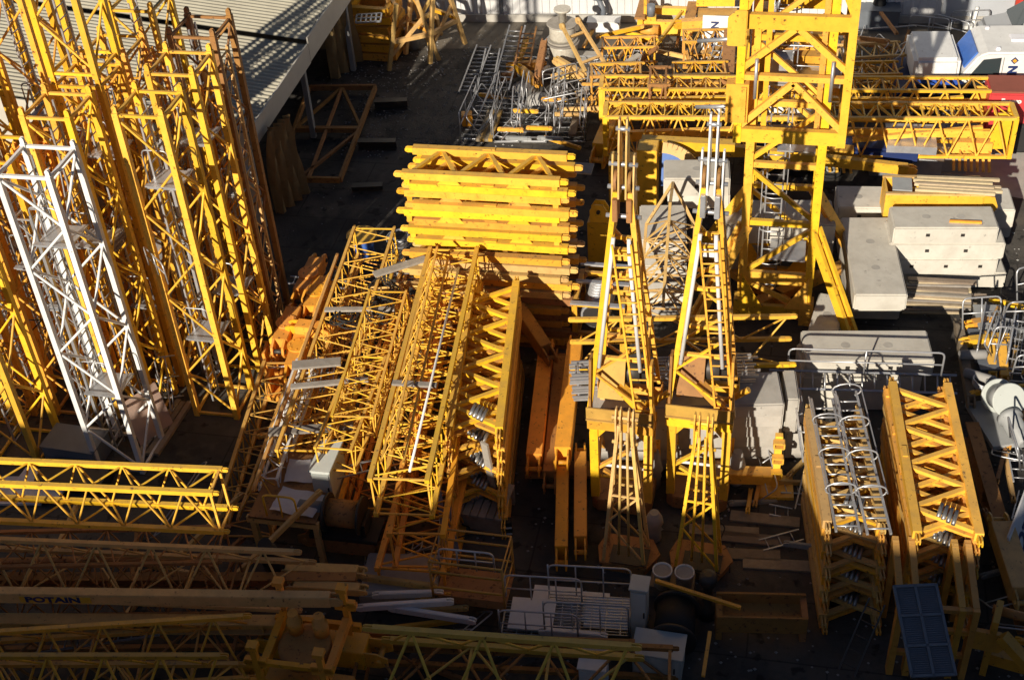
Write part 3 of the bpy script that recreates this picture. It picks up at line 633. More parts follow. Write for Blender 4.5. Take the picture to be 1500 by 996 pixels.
# cable clutter between the booms
for k, (px, py, z) in enumerate(((560, 430, 1.9), (555, 455, 2.2), (505, 470, 2.1), (588, 350, .6), (592, 398, .6))):
    p = P(px, py, z); m = MB()
    for j in range(6): m.tube(ring((random.uniform(-.1, .1), random.uniform(-.1, .1), .03*j), random.uniform(.2, .4), (random.uniform(-.3, .3), random.uniform(-.3, .3), 1), 16), .018, 5, closed=True)
    solo('cable_coil', m, 'cable_black' if k < 3 else 'galvanised', T(*p), ['black cable coil caught between booms under the slanting plank', 'black cable coil on the narrow lattice piece', 'black cable coil on the plank carrying boom', 'loose grey cable coil beside the blue barrel', 'loose grey cable coil at the left foot of the panel stack'][k], 'cable')
# ------------------------------------------------------------------ mast panel stacks
def ordinal(i, n): return 'topmost' if i == 0 else 'lowest' if i == n-1 else ['', 'second', 'third', 'fourth', 'fifth', 'sixth', 'seventh', 'eighth', 'ninth', 'tenth', 'eleventh', 'twelfth', 'thirteenth', 'fourteenth', 'fifteenth', 'sixteenth', 'seventeenth', 'eighteenth', 'nineteenth', 'twentieth'][i]+' from the top'
def pstack(nl, fl, nr, z, n, mt, lab, grp, bays, sleeves, c=.17, jit=.05, step=None, shift=0):
    A, B, C = P(*nl, z), P(*fl, z), P(*nr, z); M = frame(A, B); L = round((B-A).length, 2); wd = round(abs((M.inverted() @ C).y), 2)
    st = step or z/n
    for i in range(n):
        Mi = M @ T((.07 if i % 2 else 0)+random.uniform(-jit, jit)-shift*i, -wd/2+random.uniform(-jit, jit)*.5, -st*(i+1)+.0) @ Mx.Rotation(R_(random.uniform(-.5, .5)), 4, 'Z')
        if i % 2: Mi = Mi @ T(0, 0, 0) @ Mx.Rotation(PI, 4, 'X') @ T(0, 0, -(st-.03))
        inst(panel, (L, wd, c, round(st-.03, 3), bays, mt if isinstance(mt, str) else mt[i % len(mt)], sleeves if i < 9 else 0, .1, i % 2), Mi, lab % ordinal(i, n), grp)
pstack((650, 622), (684, 408), (734, 632), 2.75, 10, ('yellow_paint', 'golden_paint'), 'yellow mast panel with bolt sleeves, %s beside the twin chord boom', 'mast panels stacked at centre', 8, 1, shift=.07)
pstack((1207, 760), (1180, 596), (1303, 770), 2.4, 10, ('tan_paint', 'golden_paint'), 'dusty yellow mast panel, %s in the stack under the two caged ladders', 'mast panels stacked under the caged ladders', 6, 1, shift=.09)
pstack((1337, 778), (1299, 558), (1446, 800), 2.45, 10, ('yellow_paint', 'golden_paint', 'tan_paint'), 'yellow mast panel with crossed diagonals, %s in the stack at right front', 'mast panels stacked at right front', 7, 1, shift=.05)
# centre stack: panels lying crosswise
n = 20; zt = 5.0
A, B, C = P(592, 250, zt), P(832, 262, zt), P(612, 208, zt); Mc = frame(A, B); Lc = round((B-A).length-.12, 2); wdc = round((Mc.inverted() @ C).y, 2)
print('centre stack', A, Lc, wdc)
for i in range(n):
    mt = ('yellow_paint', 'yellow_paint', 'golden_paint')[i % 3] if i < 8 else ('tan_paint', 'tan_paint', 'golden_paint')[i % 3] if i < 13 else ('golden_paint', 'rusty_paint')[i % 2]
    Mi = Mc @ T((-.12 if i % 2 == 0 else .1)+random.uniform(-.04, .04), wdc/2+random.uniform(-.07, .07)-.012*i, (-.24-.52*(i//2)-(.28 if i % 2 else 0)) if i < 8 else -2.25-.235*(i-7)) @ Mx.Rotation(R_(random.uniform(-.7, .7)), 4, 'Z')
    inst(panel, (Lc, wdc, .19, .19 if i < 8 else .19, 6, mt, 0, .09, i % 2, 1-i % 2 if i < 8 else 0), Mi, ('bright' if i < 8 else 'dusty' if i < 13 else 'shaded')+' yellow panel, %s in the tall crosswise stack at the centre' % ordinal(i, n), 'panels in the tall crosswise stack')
M, L = span((836, 252, 2.9), (866, 254, 2.9)); m = MB(); m.box((.25, .2, 0), (.6, .5, .05)); solo('end_board', m, 'grey_wood', M, 'pale square board sticking out at the right side of the crosswise stack', 'board')
# yellow plate box right of it, coil rack
r = empty('hook_block', 'crane part'); p = P(878, 404); put(r, rz(p.x, p.y, 0, -2), 'bright yellow plate box with a drilled top lug right of the crosswise stack')
m = MB(); m.box((0, .2, .95), (.62, .35, 1.5)); m.build('body', 'yellow_paint', r, bevel=.015)
for k in (-.12, .12):
    m = MB(); m.prism([(-.24, 1.7), (.24, 1.7), (.24, 2.05), (.12, 2.25), (-.12, 2.25), (-.24, 2.05)], -.02, .02, T(0, .2+k, 0) @ Mx.Rotation(R_(90), 4, 'X')); m.build('lug_plate', 'yellow_paint', r)
m = MB(); m.tube([(0, -.02, 2.05), (0, .42, 2.05)], .05, 10); m.build('pin', 'steel_dark', r)
m = MB(); m.box((0, .2, .1), (.8, .6, .2)); m.build('foot', 'rusty_paint', r)
def rope_rack():
    r = empty('rope_winch_rack', 'winch')
    for x in (-.6, .6):
        for y in (0, 1.3):
            m = MB(); m.bar((x, y, 0), (x, y, 1.5), .13); m.build('post', 'golden_paint', r)
        for z in (.3, 1.45): m = MB(); m.bar((x, .06, z), (x, 1.24, z), .12); m.build('side_rail', 'golden_paint', r)
    for y in (0, 1.3):
        for z in (.5, 1.42): m = MB(); m.bar((-.53, y, z), (.53, y, z), .1); m.build('cross_rail', 'golden_paint', r)
    m = MB()
    for i in range(18): m.tube(ring((-.1, .1+i*.065, 1.0), .34, (0, 1, 0), 18), .034, 6, closed=True)
    m.build('rope_coil', 'galvanised', r)
    m = MB(); m.lathe([(.3, 0), (.3, 1.3)], 18, T(-.1, .02, 1.0) @ Mx.Rotation(R_(-90), 4, 'X')); m.build('drum', 'steel_dark', r)
    for y in (-.15, .75, 1.5): m = MB(); m.box((0, y, 1.56), (1.35, .12, .05)); m.build('top_plank', 'galvanised', r)
    return r
p = P(878, 512); inst(rope_rack, (), rz(p.x, p.y, 0, 0), 'golden rack with a grey rope coil behind the left crane head')
# dark aisle: tie beams
DA = 'box beams lying in the dark aisle'
for k, (a, b, wd, mt, lab) in enumerate((((782, 665, .9), (800, 505, .9), .36, 'orange_paint', 'orange box beam lying in the dark aisle, nearest to the panel stack'), ((806, 690, .7), (822, 520, .7), .34, 'rusty_paint', 'rusty box beam in the middle of the dark aisle'), ((824, 655, 1.2), (842, 500, 1.2), .36, 'orange_paint', 'orange box beam at the right of the dark aisle, its top catching the sun'), ((800, 505, 1.3), (760, 445, 1.5), .3, 'rusty_paint', 'short brown beam leaning across the far end of the dark aisle'), ((822, 800, .8), (824, 682, .8), .27, 'orange_paint', 'left of two tan topped beams standing alone in the shade'), ((850, 785, .8), (850, 660, .8), .27, 'orange_paint', 'right of two tan topped beams standing alone in the shade'))):
    M, L = span(a, b, -.45); inst(boxbeam, (L, wd, .45, mt), M, lab, DA)
M, L = span((770, 690, .2), (830, 690, .2)); inst(plank, (2.2, .5, .1, 'rusty_paint'), M, 'rusty flat plate under the ends of the aisle beams')
# pallets & small items in the dark middle
def pallet(wd, L, n):
    r = empty('timber_pallet', 'pallet')
    for i in range(n): m = MB(); m.box((-wd/2+wd*(i+.5)/n, L/2, .5), (wd/n*.86, L, .04)); m.build('board', 'grey_wood', r)
    for y in (.1, L/2, L-.1): m = MB(); m.box((0, y, .25), (wd, .1, .46)); m.build('bearer', 'weathered_wood', r)
    return r
p = P(702, 780); inst(pallet, (1.1, 1.1, 6), rz(p.x, p.y, 0, -4), 'grey weathered timber crate in front of the centre panel stack')
M, L = span((722, 720, .75), (708, 650, 2.3)); inst(plank, (L, .2, .06, 'grey_wood'), M, 'grey plank leaning from the timber crate up on the panel stack')
p = P(745, 782); r = empty('spotlight', 'lamp'); put(r, rz(p.x, p.y, 0, 10), 'small black lamp with two white stripes on the dark ground')
m = MB(); m.box((0, 0, .22), (.18, .2, .44)); m.build('housing', 'black_rubber', r, bevel=.01)
for z in (.12, .3): m = MB(); m.box((0, -.105, z), (.18, .012, .04)); m.build('stripe', 'white_paint', r)
for k, (a, b) in enumerate((((655, 810, .1), (640, 700, 1.3)), ((670, 815, .1), (655, 735, 1.2)))):
    M, L = span(a, b); inst(plank, (L, .12, .05, 'slate_paint'), M, ['dark grey flat bar leaning on the orange boom end, left one', 'dark grey flat bar leaning on the orange boom end, right one'][k], 'leaning flat bars')
# ------------------------------------------------------------------ crane heads
def tower_head(var):
    a, b_ = ('golden_paint', 'yellow_paint') if var == 0 else ('yellow_paint', 'golden_paint')
    r = empty('crane_pylon', 'crane head')
    m = MB(); m.prism([(-.66, -.06), (-.5, -.18), (.5, -.18), (.66, -.06), (.66, 1.3), (.5, 1.4), (-.5, 1.4), (-.66, 1.3)], .08, .42); m.build('turntable', 'rusty_paint', r, bevel=.02)
    for x in (-.58, .58):
        for y in (0, 1.2):
            m = MB(); m.bar((x, y, .4), (x, y, 2.75), .18, .16)
            if y == 0: m.prism([(0, 2.75), (-math.copysign(.42, x), 2.75), (0, 2.2)], -.03, .03, T(x-math.copysign(.1, x), -.02, 0) @ Mx.Rotation(R_(90), 4, 'X'))
            m.build('portal_leg', 'yellow_paint', r)
        m = MB(); m.bar((x, .1, .7), (x, 1.1, 2.5), .1); m.bar((x, 1.1, .7), (x, .1, 2.5), .1); m.build('side_brace', 'golden_paint', r)
    m = MB(); m.bar((-.5, .02, 1.25), (.1, .05, 1.75), .09, .07); m.bar((.5, .02, .6), (-.4, .05, 1.15), .09, .06); m.build('front_brace', a, r)
    for z in (.95, 1.3): m = MB(); m.tube([(-.5, .05, z), (.5, .05, z)], .035); m.build('stay_bar', 'white_paint' if z > 1 else a, r)
    for y in (-.02, 1.2): m = MB(); m.box((0, y, 2.62), (1.4, .27, .26)); m.build('cross_beam', a, r, bevel=.01)
    m = MB(); m.box((0, -.16, 2.95), (1.42, .03, .3)); m.box((0, -.02, 2.8), (1.42, .4, .03)); m.build('channel', 'old_olive', r)
    for x in (-.62, .62):
        m = MB(); m.bar((x*1.05, -.03, 2.5), (x*1.0, .08, 4.3), .05, .24); m.build('cheek_plate', 'rusty_paint' if x < 0 else b_, r)
    ap = 8.1
    ch = [((-.68, 0, 2.8), (-.14, .42, ap)), ((.68, 0, 2.8), (.14, .42, ap)), ((-.62, 1.2, 2.8), (-.14, .62, ap)), ((.62, 1.2, 2.8), (.14, .62, ap))]
    for k, (p, q) in enumerate(ch):
        m = MB(); m.bar(p, q, .1 if k < 2 else .075); m.build('pylon_chord', b_ if k % 2 else 'yellow_paint', r)
    def at(k, t): return V(ch[k][0]).lerp(V(ch[k][1]), t)
    for i, j in ((0, 1), (1, 3), (2, 3), (0, 2)):
        m = MB(); ts = [.02, .2, .37, .52, .66, .8]
        for n_ in range(5):
            if (i, j) == (0, 1) and n_ not in (0, 1): continue
            m.bar(at(i if n_ % 2 else j, ts[n_]), at(j if n_ % 2 else i, ts[n_+1]), .05)
        m.build('pylon_lattice', a, r)
    for t in (.28, .58, .76): 
        for i, j in ((0, 1), (2, 3)): m = MB(); m.bar(at(i, t), at(j, t), .07); m.build('pylon_tie', 'yellow_paint', r)
    m = MB(); m.box((0, .36, 6.72), (.44, .06, .28)); m.build('name_plate', 'yellow_paint' if var == 0 else 'white_paint', r)
    for x in (-.2, -.07, .07, .2):
        z0, z1 = (ap-1.0, ap+.75) if abs(x) > .1 else (ap-.1, ap+1.5)
        m = MB(); m.prism([(.3, z0), (.8, z0), (.72, z1-.5), (.6, z1), (.5, z1), (.4, z1-.5)], -.017, .017, T(x, 0, 0) @ Mx.Rotation(R_(90), 4, 'Z') @ Mx.Rotation(R_(90), 4, 'X')); m.build('sheave_plate', ('tan_paint', 'white_paint')[var], r)
    for z, e in ((ap-.6, .34), (ap+.05, .3), (ap+.55, .27), (ap+1.3, .13)): m = MB(); m.tube([(-e, .5, z), (e, .5, z)], .045, 8); m.build('pin', 'galvanised', r)
    for x in (-.135, .135): m = MB(); m.box((x, .42, ap-.35), (.1, .3, .5)); m.build('link_block', ('rusty_paint', 'galvanised')[var], r, bevel=.01)
    for x in (-.135, .135): m = MB(); m.lathe([(.22, -.03), (.19, 0), (.22, .03)], 18, T(x, .5, ap+.2) @ Mx.Rotation(R_(90), 4, 'Y')); m.build('sheave', 'rusty_paint', r)
    for s in (-1, 1):
        m = MB(); m.tube([(s*.15, .2, 7.2), (s*.17, .1, 6.9), (s*.42, -.12, 4.2)], .042, 8); m.build('tie_rod', 'white_paint', r)
    Ml = T(.62, -.15, 3.0) @ Mx(((0, 0, -1, 0), (0, 1, 0, 0), (1, 0, 0, 0), (0, 0, 0, 1))); Ml = T(.5, -.06, 2.95) @ Mx.Rotation(R_(-6), 4, 'Y') @ Mx(((0, 1, 0, 0), (0, 0, 1, 0), (1, 0, 0, 0), (0, 0, 0, 1))); ladder_into(r, 4.3, .36, .018, b_, Ml, names=('ladder_rail', 'ladder_rungs'))
    m = MB(); m.box((-.25, .35, 3.55), (.55, .05, .95), Mx.Rotation(R_(-20), 3, 'X')); m.build('machinery_plate', 'old_olive' if var == 0 else 'rusty_paint', r)
    m = MB(); m.bar((-.1, .3, 3.4), (.45, .1, 2.95), .2, .16); m.build('strut', 'golden_paint', r)
    m = MB(); m.lathe([(.26, -.4), (.26, .4)], 18, T(.1, .7, 3.5) @ Mx.Rotation(R_(90), 4, 'Y')); m.build('rope_drum', 'steel_dark', r)
    m = MB(); m.tube(bend([(.5, .25, 3.0), (.9, .3, 3.3), (.95, .3, 3.35)], .1), .07); m.build('bracket', 'golden_paint', r)
    return r
p = P(911, 747); inst(tower_head, (0,), rz(p.x, p.y, 0, -2), 'tall yellow crane head with a tan pulley top, left of the two', 'folded crane heads')
p = P(1020, 743); inst(tower_head, (1,), rz(p.x, p.y, 0, -2), 'tall yellow crane head with a white pulley top, right of the two', 'folded crane heads')
def tie_pylon(mt, plate):
    r = empty('tie_pylon', 'crane pylon')
    m = MB(); m.prism([(-.62, .1), (-.5, -.35), (.5, -.35), (.72, .1), (.5, .5), (-.5, .5)], .22, .28); m.prism([(-.55, .1), (-.45, -.3), (.45, -.3), (.65, .1), (.45, .45), (-.45, .45)], 0, .22); m.build('base_plate', plate, r)
    m = MB(); m.box((.1, -.1, .33), (.8, .5, .02)); m.build('plate_opening', 'steel_dark', r)
    ch = [((x*.43, y*.28, .3), (x*.13, y*.05, 4.0)) for x in (-1, 1) for y in (-1, 1)]
    for p_, q in ch: m = MB(); m.bar(p_, q, .065); m.build('leg', mt, r)
    f = lambda k, t: V(ch[k][0]).lerp(V(ch[k][1]), t)
    for i, j in ((0, 2), (1, 3), (0, 1), (2, 3)):
        m = MB(); ts = [.02, .3, .5]
        for k in range(2): m.bar(f(i if k % 2 else j, ts[k]), f(j if k % 2 else i, ts[k+1]), .035)
        m.bar(f(i, .5), f(j, .5), .035); m.build('lattice', mt, r)
    for x in (-.17, -.08, .08, .17):
        m = MB(); m.prism([(-.12, 3.3), (.12, 3.3), (.12, 4.2), (.05, 4.4), (-.05, 4.4), (-.12, 4.2)], -.014, .014, T(x, 0, 0) @ Mx.Rotation(R_(90), 4, 'Z') @ Mx.Rotation(R_(90), 4, 'X')); m.build('top_plate', mt, r)
    for z in (3.5, 4.15): m = MB(); m.tube([(-.26, 0, z), (.26, 0, z)], .04, 8); m.build('pin', mt, r)
    for x in (-.06, .06): m = MB(); m.tube([(x, -.12, 3.9), (x*1.8, -.25, .5)], .03, 6); m.build('centre_rod', mt, r)
    return r
p = P(917, 823); inst(tie_pylon, ('tan_paint', 'rusty_paint'), rz(p.x, p.y, 0, -3), 'slender tan pylon on a hexagonal plate in front of the left crane head', 'tie pylons')
p = P(1022, 832); inst(tie_pylon, ('yellow_paint', 'rusty_paint'), rz(p.x, p.y, 0, -3), 'slender yellow pylon on a hexagonal plate in front of the right crane head', 'tie pylons')
# clothed pumps & buckets
def wrapped(px, py, h, lab):
    p = P(px, py); m = MB(); pr = [(.12, 0), (.16, .08), (.15, .3), (.17, .34), (.15, .5), (.2, .56), (.17, .7), (.1, h)]; m.lathe(pr, 14); solo('wrapped_motor', m, 'cloth_grey', T(*p), lab, 'motor', 'motors wrapped in sheeting')
    return p
for px, py, h, lab in ((958, 712, 1.1, 'tall motor wrapped in pale sheeting between the two crane heads'), (1078, 708, 1.0, 'motor wrapped in pale sheeting right of the right crane head'), (958, 790, .85, 'pale wrapped motor standing on the hexagonal plate behind the buckets')): wrapped(px, py, h, lab)
def bucket():
    r = empty('bucket', 'bucket'); m = MB(); m.lathe([(.16, 0), (.185, .42), (.205, .425), (.205, .47), (.19, .475), (.18, .45), (.155, .05)], 24); m.build('pail', 'white_paint', r)
    m = MB(); m.lathe([(.175, .42), (.175, .44)], 20); m.build('contents', 'cloth_grey', r)
    m = MB(); m.tube([(.205*math.cos(a), .2*math.sin(a)*.3-.14*math.sin(a), .45-.12*math.sin(a)) for a in [PI*i/10 for i in range(11)]], .006, 5); m.build('handle', 'steel_dark', r); return r
p = P(970, 856, .3); inst(bucket, (), T(*p), 'white bucket, left of the pair beside the hexagonal plate', 'white buckets'); p = P(1002, 859, .3); inst(bucket, (), T(*p) @ Mx.Rotation(1, 4, 'Z'), 'white bucket, right of the pair beside the hexagonal plate', 'white buckets')
p = P(985, 862, 0); m = MB(); m.box((0, 0, .145), (.9, .5, .29)); solo('timber_bearer', m, 'weathered_wood', T(*p), 'dark timber bearer carrying the two white buckets', 'timber')
p = P(937, 925, .1); inst(cabinet, (.32, .35, 1.5, 'cabinet_grey'), rz(p.x, p.y, .05, -2), 'narrow pale blue grey cabinet standing in the shade beside the walkway cages')
p = P(965, 975, .1); inst(cabinet, (.95, .6, .7, 'cabinet_grey'), rz(p.x, p.y, .05, -2), 'low wide grey cabinet with stained lid nearest to the viewer')
r = empty('cable_reel', 'reel'); p = P(988, 935); put(r, rz(p.x, p.y, .48, 0), 'big black cable reel standing on edge in the shade below the buckets')
My = Mx.Rotation(R_(90), 4, 'X')
m = MB(); m.lathe([(.4, -.38), (.4, .38)], 28, My); m.build('wound_cable', 'black_rubber', r)
for y in (-.42, .42): m = MB(); m.lathe([(.47, -.03), (.47, .03)], 32, T(0, y, 0) @ My); m.build('rim', 'steel_dark', r)
p = P(1035, 900, 0); m = MB(); m.lathe([(.2, 0), (.2, .3), (.1, .35), (.1, .9), (.18, 1.0), (.18, 1.2), (.08, 1.25)], 16); solo('gear_motor', m, 'steel_dark', T(*p), 'dark upright gear motor right of the black cable reel', 'motor')
# trough and beams front right of centre
M, L = span((1050, 885, .9), (1182, 888, .9)); r = empty('steel_trough', 'crane part'); put(r, M @ T(0, 0, -.55), 'rusty open steel trough lying crosswise in the shade')
m = MB(); m.box((L/2, 0, .3), (L, .55, .05)); m.box((L/2, -.27, .3), (L, .05, .45)); m.box((L/2, .27, .42), (L, .05, .35)); m.build('trough', 'rusty_paint', r); 
for x in (.05, L-.05): m = MB(); m.box((x, 0, .15), (.12, .5, .75)); m.build('end_plate', 'rusty_paint', r)
for (a, b, lab) in (((960, 850, 1.0), (1085, 890, 1.0), 'thin golden bar slanting over the steel trough'), ((1040, 925, .8), (1030, 990, .6), 'golden bar hanging down at the left end of the trough')):
    M, L = span(a, b); m = MB(); m.bar((0, 0, 0), (L, 0, 0), .07); solo('steel_bar', m, 'golden_paint', M, lab, 'steel bar')
r = empty('perforated_post', 'steel post'); p = P(1135, 720); put(r, rz(p.x, p.y, 0, 5), 'yellow post with three square sockets standing at the concrete wall')
m = MB(); m.box((0, .15, .8), (.16, .12, 1.6)); m.box((0, .1, .04), (.8, .7, .08)); m.build('post', 'yellow_paint', r)
for z in (.55, 1.0, 1.45):
    m = MB(); 
    for (a, b) in (((-.11, -.07), (.11, -.07)), ((-.11, .07), (.11, .07)), ((-.11, -.07), (-.11, .07)), ((.11, -.07), (.11, .07))): m.bar((a[0], .0, z+a[1]), (b[0], .0, z+b[1]), .03, .16, up=(0, 1, 0))
    m.build('socket', 'yellow_paint', r)
M, L = span((1065, 702, .3), (1130, 704, .3)); inst(boxbeam, (L, .3, .3, 'golden_paint', 0), M, 'short golden beam lying at the foot of the socket post')
p = P(1097, 672); m = MB(); m.box((0, 0, .55), (.42, .35, 1.1)); solo('cabinet', m, 'blue_paint', rz(p.x, p.y, 0, 0), 'dark blue steel box standing against the concrete wall', 'cabinet', bevel=.015)
for k, (px, py) in enumerate(((1050, 780), (1095, 790), (1110, 760), (1080, 815), (1130, 830))):
    p = P(px, py); inst(plank, (1.5, .3, .05, 'weathered_wood'), rz(p.x-.6, p.y, .0, random.uniform(-8, 8)), 'dark plank on the shaded ground beside the pylons, %s' % ['farthest left', 'middle', 'closest to the wall', 'second nearest to the trough', 'nearest to the trough'][k], 'dark planks on the ground')
# ------------------------------------------------------------------ walkway cages etc., bottom centre
M, L = span((636, 880, .5), (740, 893, .5), 0); r = empty('man_basket', 'basket'); put(r, M @ T(0, 0, 0), 'rusty yellow work basket with tube rails in the shade at bottom centre')
for z in (.45, .9, 1.2):
    m = MB(); m.tube([(0, 0, z), (L, 0, z), (L, .9, z), (0, .9, z)], .03, 6, closed=True); m.build('rail', 'dull_yellow', r)
for x in (0, L):
    for y in (0, .9): m = MB(); m.tube([(x, y, 0), (x, y, 1.2)], .03); m.build('post', 'dull_yellow', r)
m = MB(); m.box((L/2, .45, .03), (L, .9, .05)); m.box((L/2, 0, .12), (L, .02, .24)); m.build('floor', 'rusty_paint', r)
M, L = span((645, 830, 1.4), (725, 838, 1.4)); inst(guardrail, (L, .55, 3, 'galvanised'), M @ T(0, 0, 0), 'bent grey handrail leaning on the rear of the work basket')
M, L = span((738, 905, .4), (850, 912, .4)); inst(basket, (L, .9, .8, 'galvanised'), M, 'grey walkway cage beside the work basket, left of two', 'walkway cages in the shade')
M, L = span((800, 908, .45), (922, 915, .45)); inst(basket, (L, .95, .9, 'galvanised'), M @ T(0, .2, 0), 'grey walkway cage overlapping the other, right of two', 'walkway cages in the shade')
for k, (px, py, s) in enumerate(((815, 880, 1.0), (855, 890, 1.0), (890, 900, .9), (780, 905, .9))):
    p = P(px, py, .35); m = MB(); m.box((0, 0, .02), (s*1.0, .8, .04)); solo('metal_sheet', m, 'white_paint', rz(p.x, p.y, .3+.05*k, 3), 'white metal sheet lying inside the walkway cages, %s' % ['rear left', 'middle', 'right end', 'front left'][k], 'panel', 'white panels under the cages')
for k, (a, b, mt, lab) in enumerate((((533, 893, .8), (655, 885, .8), 'white_paint', 'white flat link bar, upper of the crossed pair at bottom centre'), ((580, 895, .7), (688, 912, .7), 'white_paint', 'white flat link bar, lower of the crossed pair at bottom centre'), ((540, 850, .6), (630, 862, .6), 'tan_paint', 'slim pale link bar on the grey slab'), ((556, 875, .6), (640, 872, .6), 'white_paint', 'short white link bar on the front of the grey slab'), ((800, 928, .4), (880, 935, .4), 'white_paint', 'white bar lying in front of the walkway cages'))):
    M, L = span(a, b); inst(boxbeam, (L, .1, .16, mt), M, lab, 'white link bars')
M, L = span((528, 888, .2), (640, 892, .2)); inst(block, (L, 1.2, .35, 'dark_concrete', 0), M @ T(0, .6, 0), 'dark grey slab lying under the pale link bars')
M, L = span((525, 918, 3.0), (950, 945, 3.0)); jibx((545, 917, 2.9), (925, 944, 2.9), 1.8, 1.5, .11, .06, 7, 'straw_yellow', 'straw yellow boom section lying crosswise nearest to the viewer at the bottom')
mastx((520, 960, 1.2), (985, 985, 1.2), 1.3, 1.0, .1, .06, 7, 'rusty_paint', 'brown lattice section under the straw yellow boom at the bottom')
M, L = span((520, 945, .7), (930, 960, .7)); inst(girder, (L, .35, .25, 'rusty_paint'), M, 'rusty steel girder behind the straw yellow boom')
p = P(870, 985, .6); inst(cabinet, (.5, .5, .8, 'white_paint'), rz(p.x, p.y, .2, 0), 'white box seen through the lattice of the straw yellow boom')
# horizontal thin jib and galvanised ladders between the heads
jibx((842, 466, 3.3), (1158, 461, 3.3), 1.0, 1.1, .09, .05, 5, 'yellow_paint', 'slim yellow boom lying crosswise behind the two crane heads', 'crosswise booms')
for k in range(9):
    M, L = span((836+random.uniform(-4, 5), 540+4.5*k, 3.0-.13*k), (1105+random.uniform(-6, 6), 528+4.5*k, 3.0-.13*k)); inst(ladder, (round(L, 1), .42, .018, 'galvanised', 0), M @ Mx.Rotation(R_(random.uniform(-6, 6)), 4, 'X'), 'galvanised ladder lying crosswise behind the crane heads, %s in its stack' % ordinal(k, 9), 'galvanised ladders stacked behind the crane heads')
# pyramid jib end between heads
def jib_tip(L):
    r = empty('boom_tip', 'boom'); tip = V((L, 0, .25))
    for p in ((0, -.6, 0), (0, .6, 0), (0, 0, 1.0)):
        p = V(p); e = V((L*.72, p.y, p.z)); m = MB(); m.bar(p, e, .07); m.bar(e, tip, .07); m.build('chord', 'tan_paint', r)
    for a, b in (((-.6, 0), (0, 1.0)), ((.6, 0), (0, 1.0)), ((-.6, 0), (.6, 0))): m = MB(); lace(m, a, b, L*.72, 6, .04, posts=True); m.build('lattice', 'tan_paint', r)
    return r
M, L = span((972, 478, 1.7), (986, 276, 3.3)); inst(jib_tip, (L,), M, 'pale yellow pointed boom tip leaning on the grey slabs between the crane heads')
# ------------------------------------------------------------------ the tall mast with its climbing cage
def crane_mast():
    r = empty('tower_crane_mast', 'tower crane'); W = 1.66; h = W/2; top = 14.0; c = .2
    cor = [(-h, 0), (h, 0), (h, W), (-h, W)]
    for x, y in cor: m = MB(); m.bar((x, y, .0), (x, y, top), c); m.build('corner_leg', 'yellow_paint', r)
    zs = [.3, 1.35, 3.0, 4.65, 6.3, 7.95, 9.6, 11.25, 12.9]
    for i in range(4):
        a, b = V((*cor[i], 0)), V((*cor[(i+1) % 4], 0)); nrm = V((b.y-a.y, a.x-b.x, 0)).normalized()
        for k, z in enumerate(zs[:-1]):
            hh = .34 if k < 2 else .14
            m = MB(); m.bar(a+V((0, 0, z)), b+V((0, 0, z)), .12, hh); m.build('horizontal', 'yellow_paint', r)
            z1 = zs[k+1]; mid = (a+b)/2
            m = MB()
            if k % 2: m.bar(a+V((0, 0, z+.1)), b+V((0, 0, z1-.1)), .09, .11)
            else: m.bar(b+V((0, 0, z+.1)), a+V((0, 0, z1-.1)), .09, .11)
            m.build('diagonal_brace', 'yellow_paint', r)
    for x, y in cor:
        m = MB(); m.box((x, y, .35), (.34, .34, .7)); m.prism([(0, .5), (-math.copysign(.55, x), .5), (0, 1.5)], -.02, .02, T(x, y-.14, 0) @ Mx.Rotation(R_(90), 4, 'X')); m.build('base_gusset', 'yellow_paint', r)
    for sx, sy in ((-1, -1), (1, -1), (1, 1), (-1, 1)):
        b0 = V((sx*h, h+sy*h, 2.9)); e = V((sx*(h+1.25), h+sy*(h+1.0), .15)); o = V((-sy*.09, sx*.09, 0))*.8
        m = MB(); m.bar(b0+o, e+o, .1, .22); m.bar(b0-o, e-o, .1, .22); d = e-b0
        for t in (.15, .5, .85): m.bar(b0+d*t+o*1.4, b0+d*t-o*1.4, .12, .12)
        m.build('base_strut', 'yellow_paint', r)
    for a, b in (((-2.3, -1.2), (2.3, W+1.2)), ((2.3, -1.2), (-2.3, W+1.2))): m = MB(); m.bar((*a, .12), (*b, .12), .3, .24); m.build('base_cross', 'golden_paint', r)
    Ml = T(-.2, W*.55, .3) @ Mx(((0, 1, 0, 0), (0, 0, -1, 0), (1, 0, 0, 0), (0, 0, 0, 1))); ladder_into(r, 13, .4, .018, 'galvanised', Ml, cage=True, names=('ladder_rail', 'ladder_rungs'))
    for z in (1.5, 4.7):
        m = MB(); m.box((.25, W*.6, z), (.9, .9, .04)); m.build('landing', 'galvanised', r)
    return r
mp = P(1131, 468); MX, MY = mp.x, mp.y
inst(crane_mast, (), rz(MX, MY, 0, 0), 'tall yellow tower crane mast on a splayed base with inner ladder')
zb = zat(MX, MY-.4, 197)
